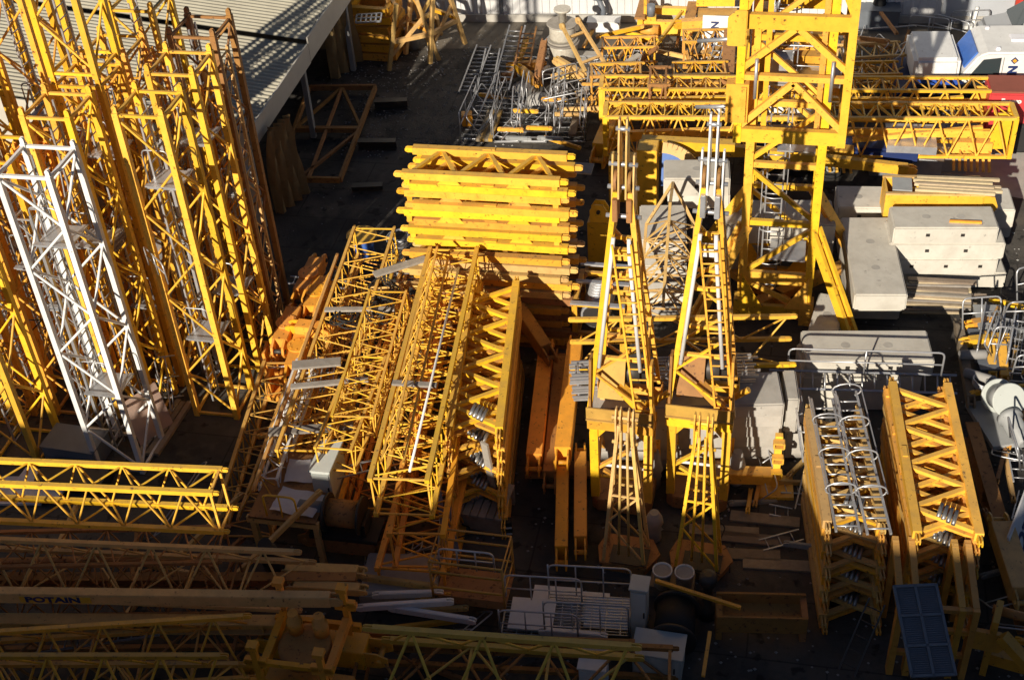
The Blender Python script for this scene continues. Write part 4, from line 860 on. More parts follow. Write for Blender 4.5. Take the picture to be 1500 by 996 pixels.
def cage(z0):
    r = empty('climbing_cage', 'climbing cage'); W = 2.35; h = W/2; z1 = 13.2; ya = -.38; yb = ya+W
    cor = [(-h, ya), (h, ya), (h, yb), (-h, yb)]
    for x, y in cor: m = MB(); m.bar((x, y, z0-.2), (x, y, z1), .18); m.build('corner_post', 'yellow_paint', r)
    lev = [z0, zc1, zc2, 11.6]
    for i in range(4):
        a, b = V((*cor[i], 0)), V((*cor[(i+1) % 4], 0))
        for k, z in enumerate(lev):
            hh = (.34, .13, .34, .2)[k]
            m = MB(); m.bar(a+V((0, 0, z)), b+V((0, 0, z)), .15, hh); m.build('belt_beam', 'yellow_paint', r)
        for k in range(3):
            mid = (a+b)/2; m = MB(); za, zc = lev[k]+.18, lev[k+1]-.12
            if k == 1: m.bar(a+V((0, 0, za)), mid+V((0, 0, zc)), .11, .14); m.bar(b+V((0, 0, za)), mid+V((0, 0, zc)), .11, .14)
            else: m.bar(a+V((0, 0, za)), mid+V((0, 0, zc)), .11, .14); m.bar(b+V((0, 0, za)), mid+V((0, 0, zc)), .11, .14)
            m.build('diagonal_brace', 'yellow_paint', r)
    m = MB(); m.box((-h-.04, ya+.02, (lev[0]+lev[1])/2+.1), (.5, .3, lev[1]-lev[0]-.5)); m.box((-h+.1, ya-.16, (lev[0]+lev[1])/2+.1), (.12, .06, lev[1]-lev[0]-.6)); m.build('guide_column', 'golden_paint', r)
    m = MB(); m.prism([(-.3, -.42), (.12, -.42), (.12, .42), (-.12, .42), (-.3, .25)], -.04, .04, T(-h-.02, ya-.2, lev[2]-.1) @ Mx.Rotation(R_(90), 4, 'X'))
    m.build('lifting_lug', 'yellow_paint', r, bevel=.02)
    for s, z in ((-1, lev[1]+.9), (-1, lev[0]+.7)):
        m = MB(); m.tube([(-h-.15, ya, z), (-h-1.0, ya+.5, z-.35)], .05, 8); m.build('hydraulic_rod', 'galvanised', r)
    for x in (-h+.35, h-.35): m = MB(); m.tube([(x, ya-.14, lev[0]+1.0), (x, ya-.14, lev[1]+.5)], .04, 8); m.build('guide_rod', 'galvanised', r)
    for z, x in ((lev[0]+.75, .2), (lev[1]+.5, -.2), (lev[2]+.5, .2)):
        m = MB(); m.box((x, ya+1.5, z), (1.7, 1.0, .05)); m.box((x-.5, ya+1.2, z+.35), (.5, .4, .6)); m.build('service_platform', 'galvanised', r)
        m = MB(); m.tube(bend([(x-.85, ya+1.02, z), (x-.85, ya+1.02, z+1.0), (x+.85, ya+1.02, z+1.0), (x+.85, ya+1.02, z)], .1), .02); m.tube([(x-.85, ya+1.02, z+.5), (x+.85, ya+1.02, z+.5)], .016); m.build('service_rail', 'galvanised', r)
    for z, h_ in (((lev[0]+lev[1])/2, .6), (lev[2]-.3, .5)): m = MB(); m.box((0, yb-.3, z), (1.6, .3, h_)); m.build('jacking_beam', 'golden_paint', r)
    for x in (-.6, .6):
        m = MB(); m.bar((x, ya+.3, z0-.1), (x, ya+.3, z1), .12); m.build('inner_post', 'golden_paint', r)
    return r
zc1, zc2 = zat(MX, MY-.4, 112), zat(MX, MY-.4, 30)
inst(cage, (round(zb, 2),), rz(MX+.05, MY-.1, 0, 0), 'wide yellow climbing cage wrapped round the upper part of the tower crane mast')
# ------------------------------------------------------------------ concrete ballast
CB = 'concrete ballast blocks'
def blk(a, b, wd, h, lab, mt='concrete', holes=2, side=1, dz=0, bev=.035):
    """a,b = pixels of the front top edge (left,right) with its height; block extends backwards"""
    M, L = span(a, b); return inst(block, (L, wd, h, mt, holes, bev), M @ T(0, wd/2*side, -h+dz), lab, CB)
def blkd(nr, fr, wd, h, lab, mt='concrete', holes=2):
    """near/far pixels of the left top edge"""
    M, L = span(nr, fr); return inst(block, (L, wd, h, mt, holes), M @ T(0, -wd/2, -h), lab, CB)
blkd((1252, 432, 1.45), (1231, 318, 1.45), 1.28, .48, 'pale concrete block pointing at the viewer, top one of the lengthwise stack', 'concrete', 2)
blkd((1250, 436, .96), (1230, 322, .96), 1.24, .48, 'pale concrete block under the lengthwise top block', 'concrete', 0)
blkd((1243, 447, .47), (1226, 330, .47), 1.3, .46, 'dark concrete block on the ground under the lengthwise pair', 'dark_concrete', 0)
blk((1310, 334, 2.0), (1464, 334, 2.0), 1.0, .5, 'topmost concrete block of the crosswise stack, an orange bar on it')
blk((1303, 357, 1.5), (1474, 357, 1.5), 1.05, .5, 'second concrete block of the crosswise stack, whitest front', 'concrete', 2)
blk((1312, 380, 1.0), (1463, 380, 1.0), 1.0, .5, 'third concrete block of the crosswise stack', 'concrete', 3)
blk((1320, 402, .5), (1475, 400, .5), 1.05, .49, 'lowest concrete block of the crosswise stack behind the planks', 'concrete', 0)
blk((1228, 304, 1.2), (1488, 308, 1.2), 1.1, .6, 'long concrete block behind the crosswise stack, under the yellow plank box', 'concrete', 4)
blk((1232, 318, .58), (1484, 324, .58), 1.1, .57, 'long concrete block on the ground behind the crosswise stack', 'dark_concrete', 0)
blk((1180, 529, 1.55), (1370, 529, 1.55), 1.15, .45, 'wide concrete block with two round holes behind the horizontal ladder', 'concrete', 2)
blk((1176, 552, 1.09), (1352, 550, 1.09), 1.25, 1.08, 'concrete block on the ground under the one with two round holes', 'concrete', 0)
blkd((1182, 488, .75), (1200, 428, .75), .7, .6, 'narrow concrete block leaning by the mast strut', 'concrete', 1)
# stack between the heads and behind
for k in range(6):
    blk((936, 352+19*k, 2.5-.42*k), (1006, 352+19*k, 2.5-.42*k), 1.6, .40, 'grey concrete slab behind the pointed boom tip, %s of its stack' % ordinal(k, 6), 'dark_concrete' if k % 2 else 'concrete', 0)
blk((972, 262, 3.0), (1070, 262, 3.0), .95, .55, 'concrete slab with a round socket lying top of all beside the blue disc', 'concrete', 1)
blk((978, 283, 2.45), (1070, 283, 2.45), 1.1, .5, 'concrete slab right under the topmost one beside the blue disc', 'concrete', 0)
blk((1060, 330, 1.9), (1225, 330, 1.9), 1.2, .6, 'long concrete block crosswise behind the crane mast, upper one', 'concrete', 3)
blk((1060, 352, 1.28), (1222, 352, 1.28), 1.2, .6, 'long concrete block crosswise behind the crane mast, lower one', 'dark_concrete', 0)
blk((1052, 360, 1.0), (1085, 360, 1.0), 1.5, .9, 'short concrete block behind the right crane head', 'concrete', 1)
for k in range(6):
    blk((862+2*k, 600+15*k, 2.35-.385*k), (1150-2*k, 592+15*k, 2.35-.385*k), 1.1, .375, 'long concrete slab behind the feet of the crane heads, %s' % ordinal(k, 6), 'dark_concrete', 0)  # pale slabs in the darker concrete: shadows lying on them put into the colour
blk((1152, 585, 2.2), (1172, 585, 2.2), 1.0, 1.0, 'upright concrete block with a caged ladder leaning on it', 'dark_concrete', 0)  # this block and the next darkened likewise, shade put into the concrete colour
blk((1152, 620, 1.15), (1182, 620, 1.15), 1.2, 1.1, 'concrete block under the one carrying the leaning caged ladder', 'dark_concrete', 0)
m = MB(); m.tube([(0, 0, 0), (1, .01, 0)], .035); M, L = span((1391, 324, 2.03), (1438, 326, 2.03)); m = MB(); m.bar((0, 0, 0), (L, 0, 0), .06); solo('bar', m, 'orange_paint', M, 'thin orange bar lying on the topmost crosswise block', 'steel bar')
PW = 'old planks in front of the crosswise blocks'
for k in range(14):
    a = (1308+random.uniform(-4, 30), 410+3.6*k, .62-.04*k); b = (1400+random.uniform(10, 46), 414+3.6*k+random.uniform(-3, 6), .62-.04*k)
    M, L = span(a, b); inst(plank, (round(L, 1), .16, .06, ['weathered_wood', 'fresh_wood', 'grey_wood'][k % 3]), M, 'old plank, %s of the loose pile before the crosswise blocks' % ordinal(k, 14), PW)
# yellow plank box
M, L = span((1298, 282, 2.1), (1442, 284, 2.1)); r = empty('ballast_box', 'crane part'); put(r, M @ T(0, 0, -.85), 'bright yellow steel box filled with planks standing on the concrete blocks')
m = MB(); m.box((L/2, .02, .42), (L, .05, .85)); m.box((L/2, .78, .42), (L, .05, .85)); m.box((.03, .4, .42), (.05, .72, .85)); m.box((L-.03, .4, .42), (.05, .72, .85)); m.box((L/2, .4, .3), (L-.1, .7, .05)); m.build('body', 'yellow_paint', r)
m = MB(); m.box((L/2, -.02, .83), (L+.02, .1, .05)); m.box((L/2, .8, .83), (L+.02, .1, .05)); m.build('rim', 'tan_paint', r)
m = MB(); m.prism([(0, .1), (.3, .15), (.42, .4), (.3, .7), (0, .75)], -.04, .04, T(L, .1, 0) @ Mx.Rotation(R_(90), 4, 'X')); m.build('hinge_lug', 'yellow_paint', r); m = MB(); m.prism([(0, .1), (.3, .15), (.42, .4), (.3, .7), (0, .75)], -.04, .04, T(L, .65, 0) @ Mx.Rotation(R_(90), 4, 'X')); m.build('hinge_lug', 'yellow_paint', r)
for k in range(6):
    q = M @ V((.75+.1*(k % 2), .12+.11*k, .0)); inst(plank, (2.0+.1*(k % 2), .09, .08, 'fresh_wood'), rz(q.x, q.y, q.z-.02+.02*(k % 3), random.uniform(-2, 2)), 'pale plank in the yellow steel box, %s from the front' % ['first', 'second', 'third', 'fourth', 'fifth', 'last'][k], 'planks in the yellow box')
m = MB(); q = M @ V((.45, .4, -.1)); m.box((0, 0, 0), (.5, .6, .04)); solo('metal_plate', m, 'grey_paint', rz(q.x, q.y, q.z+.1, 0), 'grey cover plate at the left end of the yellow plank box', 'plate')
# ------------------------------------------------------------------ right front: ladders on the stack, rails
CL = 'caged ladders lying on the dusty stack'
for (a, b, lab) in (((1242, 778, 2.5), (1204, 585, 2.5), 'galvanised caged ladder, left one of the two on the dusty panel stack'), ((1288, 782, 2.5), (1238, 572, 2.5), 'galvanised caged ladder, right one of the two on the dusty panel stack')):
    M, L = span(a, b); inst(ladder, (round(L, 1), .44, .02, 'galvanised', 1), M, lab, CL)
M, L = span((1127, 555, 1.2), (1402, 563, 1.2)); inst(ladder, (L, .42, .022, 'galvanised', 0), M @ Mx.Rotation(R_(38), 4, 'X'), 'long galvanised ladder lying crosswise over the concrete block with two holes')
M, L = span((1153, 545, 1.5), (1378, 552, 1.5)); inst(guardrail, (L, .7, 2, 'galvanised', .024, 0), M, 'long grey guardrail standing crosswise beside the long ladder')
M, L = span((1175, 668, .6), (1165, 590, 2.2)); inst(ladder, (L, .35, .016, 'galvanised', 1), M, 'short caged ladder leaning on the pale concrete block left of the dusty stack')
# louvred screen on a yellow frame
M, L = span((1368, 990, 2.1), (1340, 856, 2.6)); r = empty('mesh_screen', 'screen panel'); put(r, M, 'blue grey mesh screen panel lying on a yellow frame at bottom right')
m = MB(); 
for y in (-.38, 0, .38): m.bar((0, y, 0), (L, y, 0), .05)
for t in (0.01, .33, .66, .99): m.bar((L*t, -.38, 0), (L*t, .38, 0), .05)
m.build('frame', 'slate_paint', r); m = MB()
for i in range(int(L/.04)): m.bar((i*.04, -.37, -.01), (i*.04, .37, -.01), .022, .008)
m.box((L/2, 0, -.03), (L, .74, .006)); m.build('mesh', 'slate_paint', r)
r = empty('jack_stand', 'crane frame'); p = P(1352, 985); put(r, rz(p.x, p.y, 0, 4), 'yellow upright frame carrying the mesh screen at bottom right')
for x in (-.65, -.35, .45, .7):
    m = MB(); m.bar((x, 0, 0), (x, 0, 2.0), .12, .2); m.bar((x, 1.4, 0), (x, 1.4, 2.2), .12, .2); m.bar((x, 0, 1.95), (x, 1.4, 2.15), .12); m.build('post', 'dull_yellow', r)
for z in (.6, 1.3, 1.9): m = MB(); m.bar((-.65, 0, z), (.7, 0, z), .1); m.build('cross_bar', 'dull_yellow', r)
m = MB(); m.prism([(0, 0), (.5, -.1), (.7, .15), (.5, .4), (0, .5)], -.05, .05, T(.76, 0, .9) @ Mx.Rotation(R_(90), 4, 'X')); m.build('lug', 'dull_yellow', r)
M, L = span((1240, 985, 1.6), (1285, 880, 2.6)); inst(ladder, (L, .3, .012, 'steel_dark', 0), M, 'thin dark ladder leaning against the dusty stack beside the mesh screen')
r = empty('boom_fork', 'crane part'); p = P(1478, 985, .3); put(r, rz(p.x, p.y, .0, -12), 'dusty yellow forked boom foot at the lower right corner')
for x in (-.45, .55):
    m = MB(); m.prism([(0, 0), (.3, 0), (.4, 1.6), (.2, 2.0), (-.1, 1.7)], -.06, .06, T(x, 0, 0) @ Mx.Rotation(R_(90), 4, 'Z') @ Mx.Rotation(R_(90), 4, 'X')); m.build('cheek', 'dull_yellow', r)
m = MB(); m.bar((-.3, -.2, 1.5), (.6, -.5, .9), .22, .2); m.bar((-.45, .2, .4), (.55, .2, .4), .2, .3); m.build('strut', 'golden_paint', r); m = MB(); m.tube([(-.55, .3, 1.6), (.65, .3, 1.6)], .09, 12); m.build('pin', 'rusty_paint', r)
M, L = span((1508, 905, .6), (1424, 618, .6)); inst(girder, (L, .5, .3, 'rusty_paint'), M @ T(0, 0, -.5), 'long rusty steel girder running along the right edge of the dark lane')
M, L = span((1500, 860, 1.0), (1468, 762, 1.0)); inst(boxbeam, (L, .45, .4, 'tan_paint'), M @ T(0, 0, -.4), 'tan box beam end beside the rusty girder at the right edge')
# ------------------------------------------------------------------ right edge
p = P(1479, 600, 1.0); r = empty('hoist_unit', 'winch'); put(r, rz(p.x, p.y, .5, 20), 'white hoist unit with a big flanged drum at the right edge')
Md = Mx.Rotation(R_(60), 4, 'X')
m = MB(); m.lathe([(.3, -.25), (.3, .25)], 28, T(0, .35, .55) @ Md); m.build('drum', 'grey_paint', r)
for z in (-.28, .28): m = MB(); m.lathe([(.38, -.03), (.40, 0), (.38, .03)], 32, T(0, .35, .55) @ Md @ T(0, 0, z)); m.build('flange', 'cabinet_grey', r)
m = MB(); m.lathe([(.28, 0), (.28, .12), (.22, .16), (.22, .5), (.16, .55), (.16, .8), (.1, .84)], 24, T(0, -.02, .35) @ Mx.Rotation(R_(100), 4, 'X')); m.build('motor', 'grey_paint', r)
m = MB(); m.box((0, .1, .02), (1.2, 1.5, .12)); m.build('bed', 'grey_paint', r)
p = P(1512, 800, .0); r = empty('company_sign', 'sign'); put(r, rz(p.x, p.y, 0, 72) @ Mx.Rotation(R_(-22), 4, 'X'), 'dusty white company board with navy letters leaning at the right edge')
m = MB(); m.box((0, 0, .6), (2.1, .04, 1.15)); m.build('board', 'sheeting', r, bevel=.005); text('POTAIN', .58, 'navy_paint', r, T(.0, -.03, .55) @ Mx.Rotation(R_(90), 4, 'X'), bold=.02)
RL = 'tangle of galvanised railings at the right edge'
for k, (a, b, h, n, lab) in enumerate((((1410, 482, 1.0), (1466, 478, 1.0), .75, 2, 'galvanised handrail with rounded corners, leftmost of the tangle'), ((1466, 470, 1.2), (1530, 468, 1.2), .85, 2, 'galvanised handrail behind the left one, running out of the picture'), ((1452, 520, .9), (1470, 470, 1.4), .7, 2, 'galvanised handrail leaning lengthwise in the middle of the tangle'), ((1480, 555, .9), (1540, 552, .9), .8, 2, 'galvanised handrail over the white hoist unit'), ((1490, 440, 1.2), (1540, 430, 1.2), .8, 1, 'galvanised handrail farthest back by the lowest crosswise block'), ((1470, 530, .6), (1490, 480, 1.6), .5, 2, 'steep galvanised handrail at the right of the tangle'), ((1480, 640, 1.2), (1495, 690, 1.0), .9, 1, 'galvanised handrail hanging over the company board'))):
    M, L = span(a, b); inst(guardrail, (L, h, n, 'galvanised', .022), M @ Mx.Rotation(R_(random.uniform(-25, 25)), 4, 'X'), lab, RL)
for k, (px, py) in enumerate(((1490, 505), (1462, 500))):
    M, L = span((px-12, py+35, .6), (px, py-35, 1.0)); inst(basket, (L, .7, .6, 'galvanised'), M, ['galvanised walkway piece at the right edge, outer one', 'galvanised walkway piece at the right edge, inner one'][k], 'walkway pieces at the right edge')
p = P(1438, 545); inst(cabinet, (.55, 1.5, .7, 'slate_paint', 0, 'crate'), rz(p.x, p.y, 0, 8), 'slate grey steel case lying among the railings at the right edge')
p = P(1442, 500); inst(cabinet, (.6, .9, .75, 'grey_paint', 0, 'crate'), rz(p.x, p.y, 0, 5), 'grey steel case behind the slate one among the railings')
for a, b, mt, lab in (((1425, 470, .8), (1452, 466, .8), 'golden_paint', 'short golden beam behind the leftmost railing'), ((1420, 495, .9), (1470, 490, .9), 'yellow_paint', 'yellow beam crossing under the railing tangle'), ((1455, 545, .7), (1450, 492, .9), 'yellow_paint', 'yellow beam lying lengthwise under the railing tangle'), ((1472, 550, .7), (1468, 500, .9), 'golden_paint', 'golden beam beside the lengthwise yellow one under the tangle'), ((1423, 580, .8), (1405, 470, .8), 'weathered_wood', 'long dark timber along the left side of the railing tangle')):
    M, L = span(a, b); inst(boxbeam, (L, .2, .25, mt, 1), M @ T(0, 0, -.25), lab, 'beams under the railing tangle')
p = P(1440, 565, .8); m = MB()
for j in range(6): m.tube(ring((0, 0, .03*j), .24+.01*(j % 2), (.2, .1, 1), 18), .02, 5, closed=True)
solo('rope_coil', m, 'galvanised', T(*p), 'grey rope coil lying left of the white hoist unit', 'rope')
for k, (px, py, z, L, a) in enumerate(((1405, 520, .9, .6, 10), (1412, 545, .9, .7, -20))):
    p = P(px, py, z); m = MB(); m.lathe([(.1, 0), (.12, .05), (.12, L), (.08, L+.05)], 12, Mx.Rotation(R_(90), 4, 'Y')); solo('pipe_end', m, 'cloth_grey', rz(p.x, p.y, z, a), ['pale grey pipe lying on the dark timber, farther one', 'dark grey pipe lying on the dark timber, nearer one'][k], 'pipe')
# ------------------------------------------------------------------ top right: folded cranes on the ground
def big_jib(L, wd, h, n):
    r = empty('folded_boom', 'boom'); c = .095; y = wd/2
    for s in (-1, 1):
        for z in (c/2, h): m = MB(); m.bar((0, s*y, z), (L, s*y, z), c, c*.9); m.build('chord', 'yellow_paint', r)
        m = MB(); lace(m, (s*y, c/2), (s*y, h), L, n, .055, x0=.1); m.build('side_lattice', 'yellow_paint', r)
    for z in (h, c/2): m = MB(); lace(m, (-y, z), (y, z), L, n, .04, x0=.1, posts=True); m.build('top_lattice', 'yellow_paint', r)
    for x in (0, L): 
        m = MB()
        for a, b in (((-y, c/2), (y, c/2)), ((-y, h), (y, h)), ((-y, 0), (-y, h)), ((y, 0), (y, h))): m.bar((x, *a), (x, *b), .13, .1)
        if x: m.box((x-.25, 0, h*.5), (.5, .04, h*.9))
        m.build('end_plate', 'yellow_paint', r)
    m = MB(); m.bar((.5, 0, h*.35), (L*.55, 0, h*.55), .14, .26); m.bar((L*.45, .1, h*.45), (L-.4, .05, h*.4), .12, .22); m.build('inner_strut', 'yellow_paint', r)
    m = MB(); m.bar((L*.62, -.1, h*.3), (L-.8, -.1, h*.62), .12, .14); m.tube([(L*.5, -.15, h*.6), (L-.6, -.15, h*.6)], .03); m.tube([(L*.5, .15, h*.7), (L-.6, .1, h*.7)], .03); m.build('inner_link', 'yellow_paint', r)
    return r
zA = 1.9
A, B = P(880, 131, zA), P(1458, 134, zA); M = frame(A, B); inst(big_jib, (round((B-A).length, 2), .8, 1.05, 26), M @ T(0, .4, -1.05), 'upper folded yellow lattice boom with rusty inner strut, near the red truck', 'folded yellow booms')
zB = 2.0
A, B = P(886, 172, zB), P(1489, 174, zB); M = frame(A, B); LB = round((B-A).length, 2); inst(big_jib, (LB, .85, 1.3, 28), M @ T(0, .42, -1.3), 'lower folded yellow lattice boom with toothed end, passing behind the mast', 'folded yellow booms')
jibx((858, 122, 1.2), (1090, 119, 1.2), .8, .8, .08, .045, 10, 'dull_yellow', 'slim dull yellow boom lying behind the two folded booms', 'crosswise booms')
p = P(1218, 236, .6); m = MB(); m.box((0, .15, .3), (1.2, .35, .35)); 
for i in range(6): m.bar((-.5+.2*i, 0, .2), (-.42+.2*i, -.3, -.1), .07)
solo('toothed_grab', m, 'yellow_paint', rz(p.x, p.y, .5, 0), 'yellow toothed grab left of the mast shadow under the lower boom', 'grab')
p = P(1420, 240, .3); m = MB(); m.box((0, .15, .5), (1.1, .3, .4))
for i in range(7): m.bar((-.5+.165*i, 0, .35), (-.45+.165*i, -.35, -.05), .07)
solo('toothed_grab', m, 'yellow_paint', rz(p.x, p.y, .3, 0), 'yellow toothed grab under the right end of the lower folded boom', 'grab')
M, L = span((1038, 152, 1.75), (1200, 154, 1.75)); r = empty('name_board', 'sign'); put(r, M @ T(0, 0, -.35), 'long white board with black capital letters between the two folded booms')
m = MB(); m.box((L/2, -.1, .25), (L, .03, .48)); m.build('board', 'white_paint', r); text('POTAIN', .42, 'steel_dark', r, T(L*.36, -.13, .24) @ Mx.Rotation(R_(90), 4, 'X'), sx=1.5)
M, L = span((968, 205, 1.6), (1330, 246, .9)); inst(boxbeam, (L, .22, .3, 'yellow_paint'), M @ T(0, 0, -.2), 'long yellow luffing strut slanting under the lower folded boom')
M, L = span((1016, 217, 1.2), (1100, 221, 1.2)); m = MB(); m.box((L/2, 0, 0), (L, .03, .3)); solo('metal_plate', m, 'white_paint', M, 'white plate under the left half of the luffing strut', 'plate')
# yellow arch with blue disc
r = empty('slewing_platform', 'crane part'); p = P(968, 272, 1.3); put(r, rz(p.x+.15, p.y, .4, 0), 'yellow arched platform with a bright blue disc left of the slabs')
m = MB(); m.prism([(0, 0)]+[(1.0*math.cos(a), 1.0*math.sin(a)) for a in [PI/2*i/12 for i in range(13)]], -.03, .03, T(-.15, 0, .9) @ Mx.Rotation(R_(70), 4, 'X')); m.build('blue_disc', 'blue_paint', r)
m = MB(); n = 14
for i in range(n-1):
    a, b = PI/2*i/(n-1), PI/2*(i+1)/(n-1); Mr = T(-.15, .0, .9) @ Mx.Rotation(R_(70), 4, 'X'); m.bar(Mr @ V((1.08*math.cos(a), 1.08*math.sin(a), 0)), Mr @ V((1.08*math.cos(b), 1.08*math.sin(b), 0)), .3, .12, up=(0, -.9, .3))
m.build('arch', 'tan_paint', r)
m = MB(); m.box((-.55, .3, .9), (.55, .6, 2.2)); m.box((-1.2, .8, .6), (1.0, .5, 1.4)); m.build('column', 'yellow_paint', r, bevel=.015); m = MB(); m.box((.5, .9, 1.7), (2.6, .3, .35)); m.build('beam', 'yellow_paint', r)
p = P(880, 240); inst(boxbeam, (2.6, .5, .7, 'yellow_paint'), rz(p.x, p.y, 0, 86), 'yellow box beam end beside the dark gap left of the arched platform')
# dark chassis under the luffing strut
r = empty('trailer', 'trailer'); p = P(1090, 262); put(r, rz(p.x, p.y, 0, 1), 'dark navy trailer chassis with small wheels behind the concrete blocks')
m = MB(); m.box((2.2, .4, .75), (5.4, .12, .3)); m.box((2.2, 1.6, .75), (5.4, .12, .3)); m.box((2.2, 1.0, .93), (5.2, 1.1, .05)); m.build('chassis', 'navy_paint', r)
for x in (.5, 1.5, 2.5):
    for y in (.3, 1.7):
        m = MB(); m.lathe([(.36, -.13), (.42, -.1), (.42, .1), (.36, .13)], 20, T(x, y, .42) @ Mx.Rotation(R_(90), 4, 'X')); wl = m.build('wheel', 'black_rubber', r); m = MB(); m.lathe([(.18, -.14), (.18, .14)], 14, T(x, y, .42) @ Mx.Rotation(R_(90), 4, 'X')); m.build('rim', 'grey_paint', wl)
m = MB(); m.box((4.7, 1.0, 1.0), (1.4, 1.3, .25)); m.build('toolbox', 'galvanised', r)
for k, (px, py, mt) in enumerate(((1350, 250, 'galvanised'), (1385, 246, 'galvanised'), (1300, 252, 'slate_paint'))):
    p = P(px, py); inst(cabinet, (1.1, .5, .5, mt, 0, 'crate'), rz(p.x, p.y, 0, 5*k-6), ['grey metal case under the luffing strut end', 'grey metal case right of the luffing strut, rightmost', 'slate metal case left of the strut end'][k])
# mobile crane: white and blue superstructure
r = empty('mobile_crane', 'mobile crane'); p = P(1330, 168); s = P(1500, 168); put(r, frame(p, s), 'white and blue mobile crane with glazed cab at the top right')
m = MB(); m.box((.72, 1.2, 1.35), (1.4, 2.0, .9)); m.build('engine_cover', 'white_paint', r, bevel=.12); m = MB(); m.box((.72, .185, 1.05), (1.36, .03, .3)); m.build('blue_band', 'blue_paint', r)
m = MB(); m.prism([(1.55, .9), (1.55, 1.25), (1.95, 1.85), (2.2, 1.95), (4.3, 1.95), (4.3, .9)], 0, 1.9, T(0, 2.2, 0) @ Mx.Rotation(R_(90), 4, 'X')); m.build('cab', 'white_paint', r, bevel=.06)
m = MB(); m.prism([(1.75, 1.0), (1.75, 1.22), (2.08, 1.74), (2.6, 1.8), (2.6, 1.0)], 0, .02, T(0, .285, 0) @ Mx.Rotation(R_(90), 4, 'X')); w_ = m.build('side_window', 'glass_dark', r)
m = MB(); m.bar((1.58, 1.25, 1.36), (1.92, 1.25, 1.87), 1.5, .05); m.build('windscreen', 'blue_paint', r)
for x in (2.68, 3.7): m = MB(); m.bar((x, .29, .95), (x, .29, 1.8), .02, .03); m.build('door_seam', 'grey_paint', r)
m = MB(); m.box((3.2, 1.2, 2.0), (.45, .4, .08)); m.build('roof_hatch', 'sheeting', r, bevel=.02)
for x, y in ((2.5, .5), (2.4, 1.9), (4.0, 1.9)): m = MB(); m.box((x, y, 2.0), (.14, .12, .1)); m.build('roof_light', 'sheeting', r, bevel=.02)
m = MB(); m.box((2.4, 1.2, .55), (5.6, 2.2, .5)); m.build('carrier', 'navy_paint', r)
for x in (.4, 1.9, 3.6, 4.7): m = MB(); m.lathe([(.4, -.15), (.5, -.12), (.5, .12), (.4, .15)], 22, T(x, .2, .5) @ Mx.Rotation(R_(90), 4, 'X')); m.build('wheel', 'black_rubber', r)
text('IN', .36, 'navy_paint', r, T(3.0, .285, 1.34) @ Mx.Rotation(R_(90), 4, 'X') @ Mx.Rotation(R_(90), 4, 'Z'), bold=.02)
m = MB(); m.prism([(3.0, 1.58), (3.12, 1.70), (3.0, 1.82), (2.88, 1.70)], 0, .01, T(0, .285, 0) @ Mx.Rotation(R_(90), 4, 'X')); m.build('emblem', 'navy_paint', r)
m = MB(); m.prism([(3.0, 1.63), (3.07, 1.70), (3.0, 1.77), (2.93, 1.70)], 0, .02, T(0, .28, 0) @ Mx.Rotation(R_(90), 4, 'X')); m.build('emblem_core', 'golden_paint', r)
# red truck body
r = empty('red_truck', 'truck'); p = P(1446, 222); s = P(1530, 224); put(r, frame(p, s), 'red truck with a dusty red roof and small white lettering at the right edge')
m = MB(); m.box((1.6, .6, 1.15), (3.6, 1.1, 1.5)); m.build('body', 'red_paint', r, bevel=.04); m = MB(); m.box((1.6, .6, 1.93), (3.5, 1.0, .05)); m.build('roof', 'dusty_red', r)
m = MB(); m.lathe([(.4, -.15), (.5, -.12), (.5, .12), (.4, .15)], 22, T(.9, .1, .45) @ Mx.Rotation(R_(90), 4, 'X')); m.build('wheel', 'black_rubber', r)
m = MB(); m.box((1.6, .02, .45), (3.6, .05, .12)); m.build('bumper', 'steel_dark', r)
text('Energo', .2, 'white_paint', r, T(.42, .035, 1.68) @ Mx.Rotation(R_(90), 4, 'X'), bold=.01)
p = P(1495, 40); r = empty('red_container', 'container'); put(r, T(p.x, p.y, 0), 'red steel container corner at the top right corner'); m = MB(); m.box((1.2, 1, .7), (3, 2, 1.4)); m.build('body', 'red_paint', r, bevel=.02); m = MB()
for i in range(9): m.box((-.15+.33*i, -.015, .7), (.1, .03, 1.2))
m.build('ribs', 'red_paint', r)
# silver car behind the cab
r = empty('parked_car', 'car'); p = P(1436, 88); put(r, rz(p.x, p.y, 0, 6), 'silver car with a rounded roof parked behind the white cab')
prof = [(0, .35), (.1, .75), (.9, .92), (1.5, 1.35), (2.9, 1.42), (3.7, 1.0), (4.2, .9), (4.25, .35)]
m = MB(); m.prism(prof, 0, 1.7, T(0, 1.7, 0) @ Mx.Rotation(R_(90), 4, 'X')); m.build('body', 'silver_car', r, bevel=.14)
m = MB(); m.prism([(1.0, .95), (1.55, 1.3), (2.85, 1.36), (3.5, 1.0)], 0, 1.74, T(0, 1.72, 0) @ Mx.Rotation(R_(90), 4, 'X')); m.build('side_window', 'glass_dark', r)
m = MB(); m.bar((.95, .85, .98), (1.5, .85, 1.39), 1.3, .03); m.build('windscreen', 'glass_dark', r)
for x in (.8, 3.4):
    for y in (0.05, 1.65): m = MB(); m.lathe([(.24, -.1), (.31, -.08), (.31, .08), (.24, .1)], 18, T(x, y, .31) @ Mx.Rotation(R_(90), 4, 'X')); m.build('wheel', 'black_rubber', r)
p = P(1352, 32, 0); m = MB(); m.box((0, 0, .06), (.6, .4, .12)); m.bar((.05, .1, .1), (.1, .1, .7), .1); solo('barrier_post', m, 'white_paint', T(p.x+1.6, p.y-.3, 0), 'small white post foot at the base of the grey door', 'post')
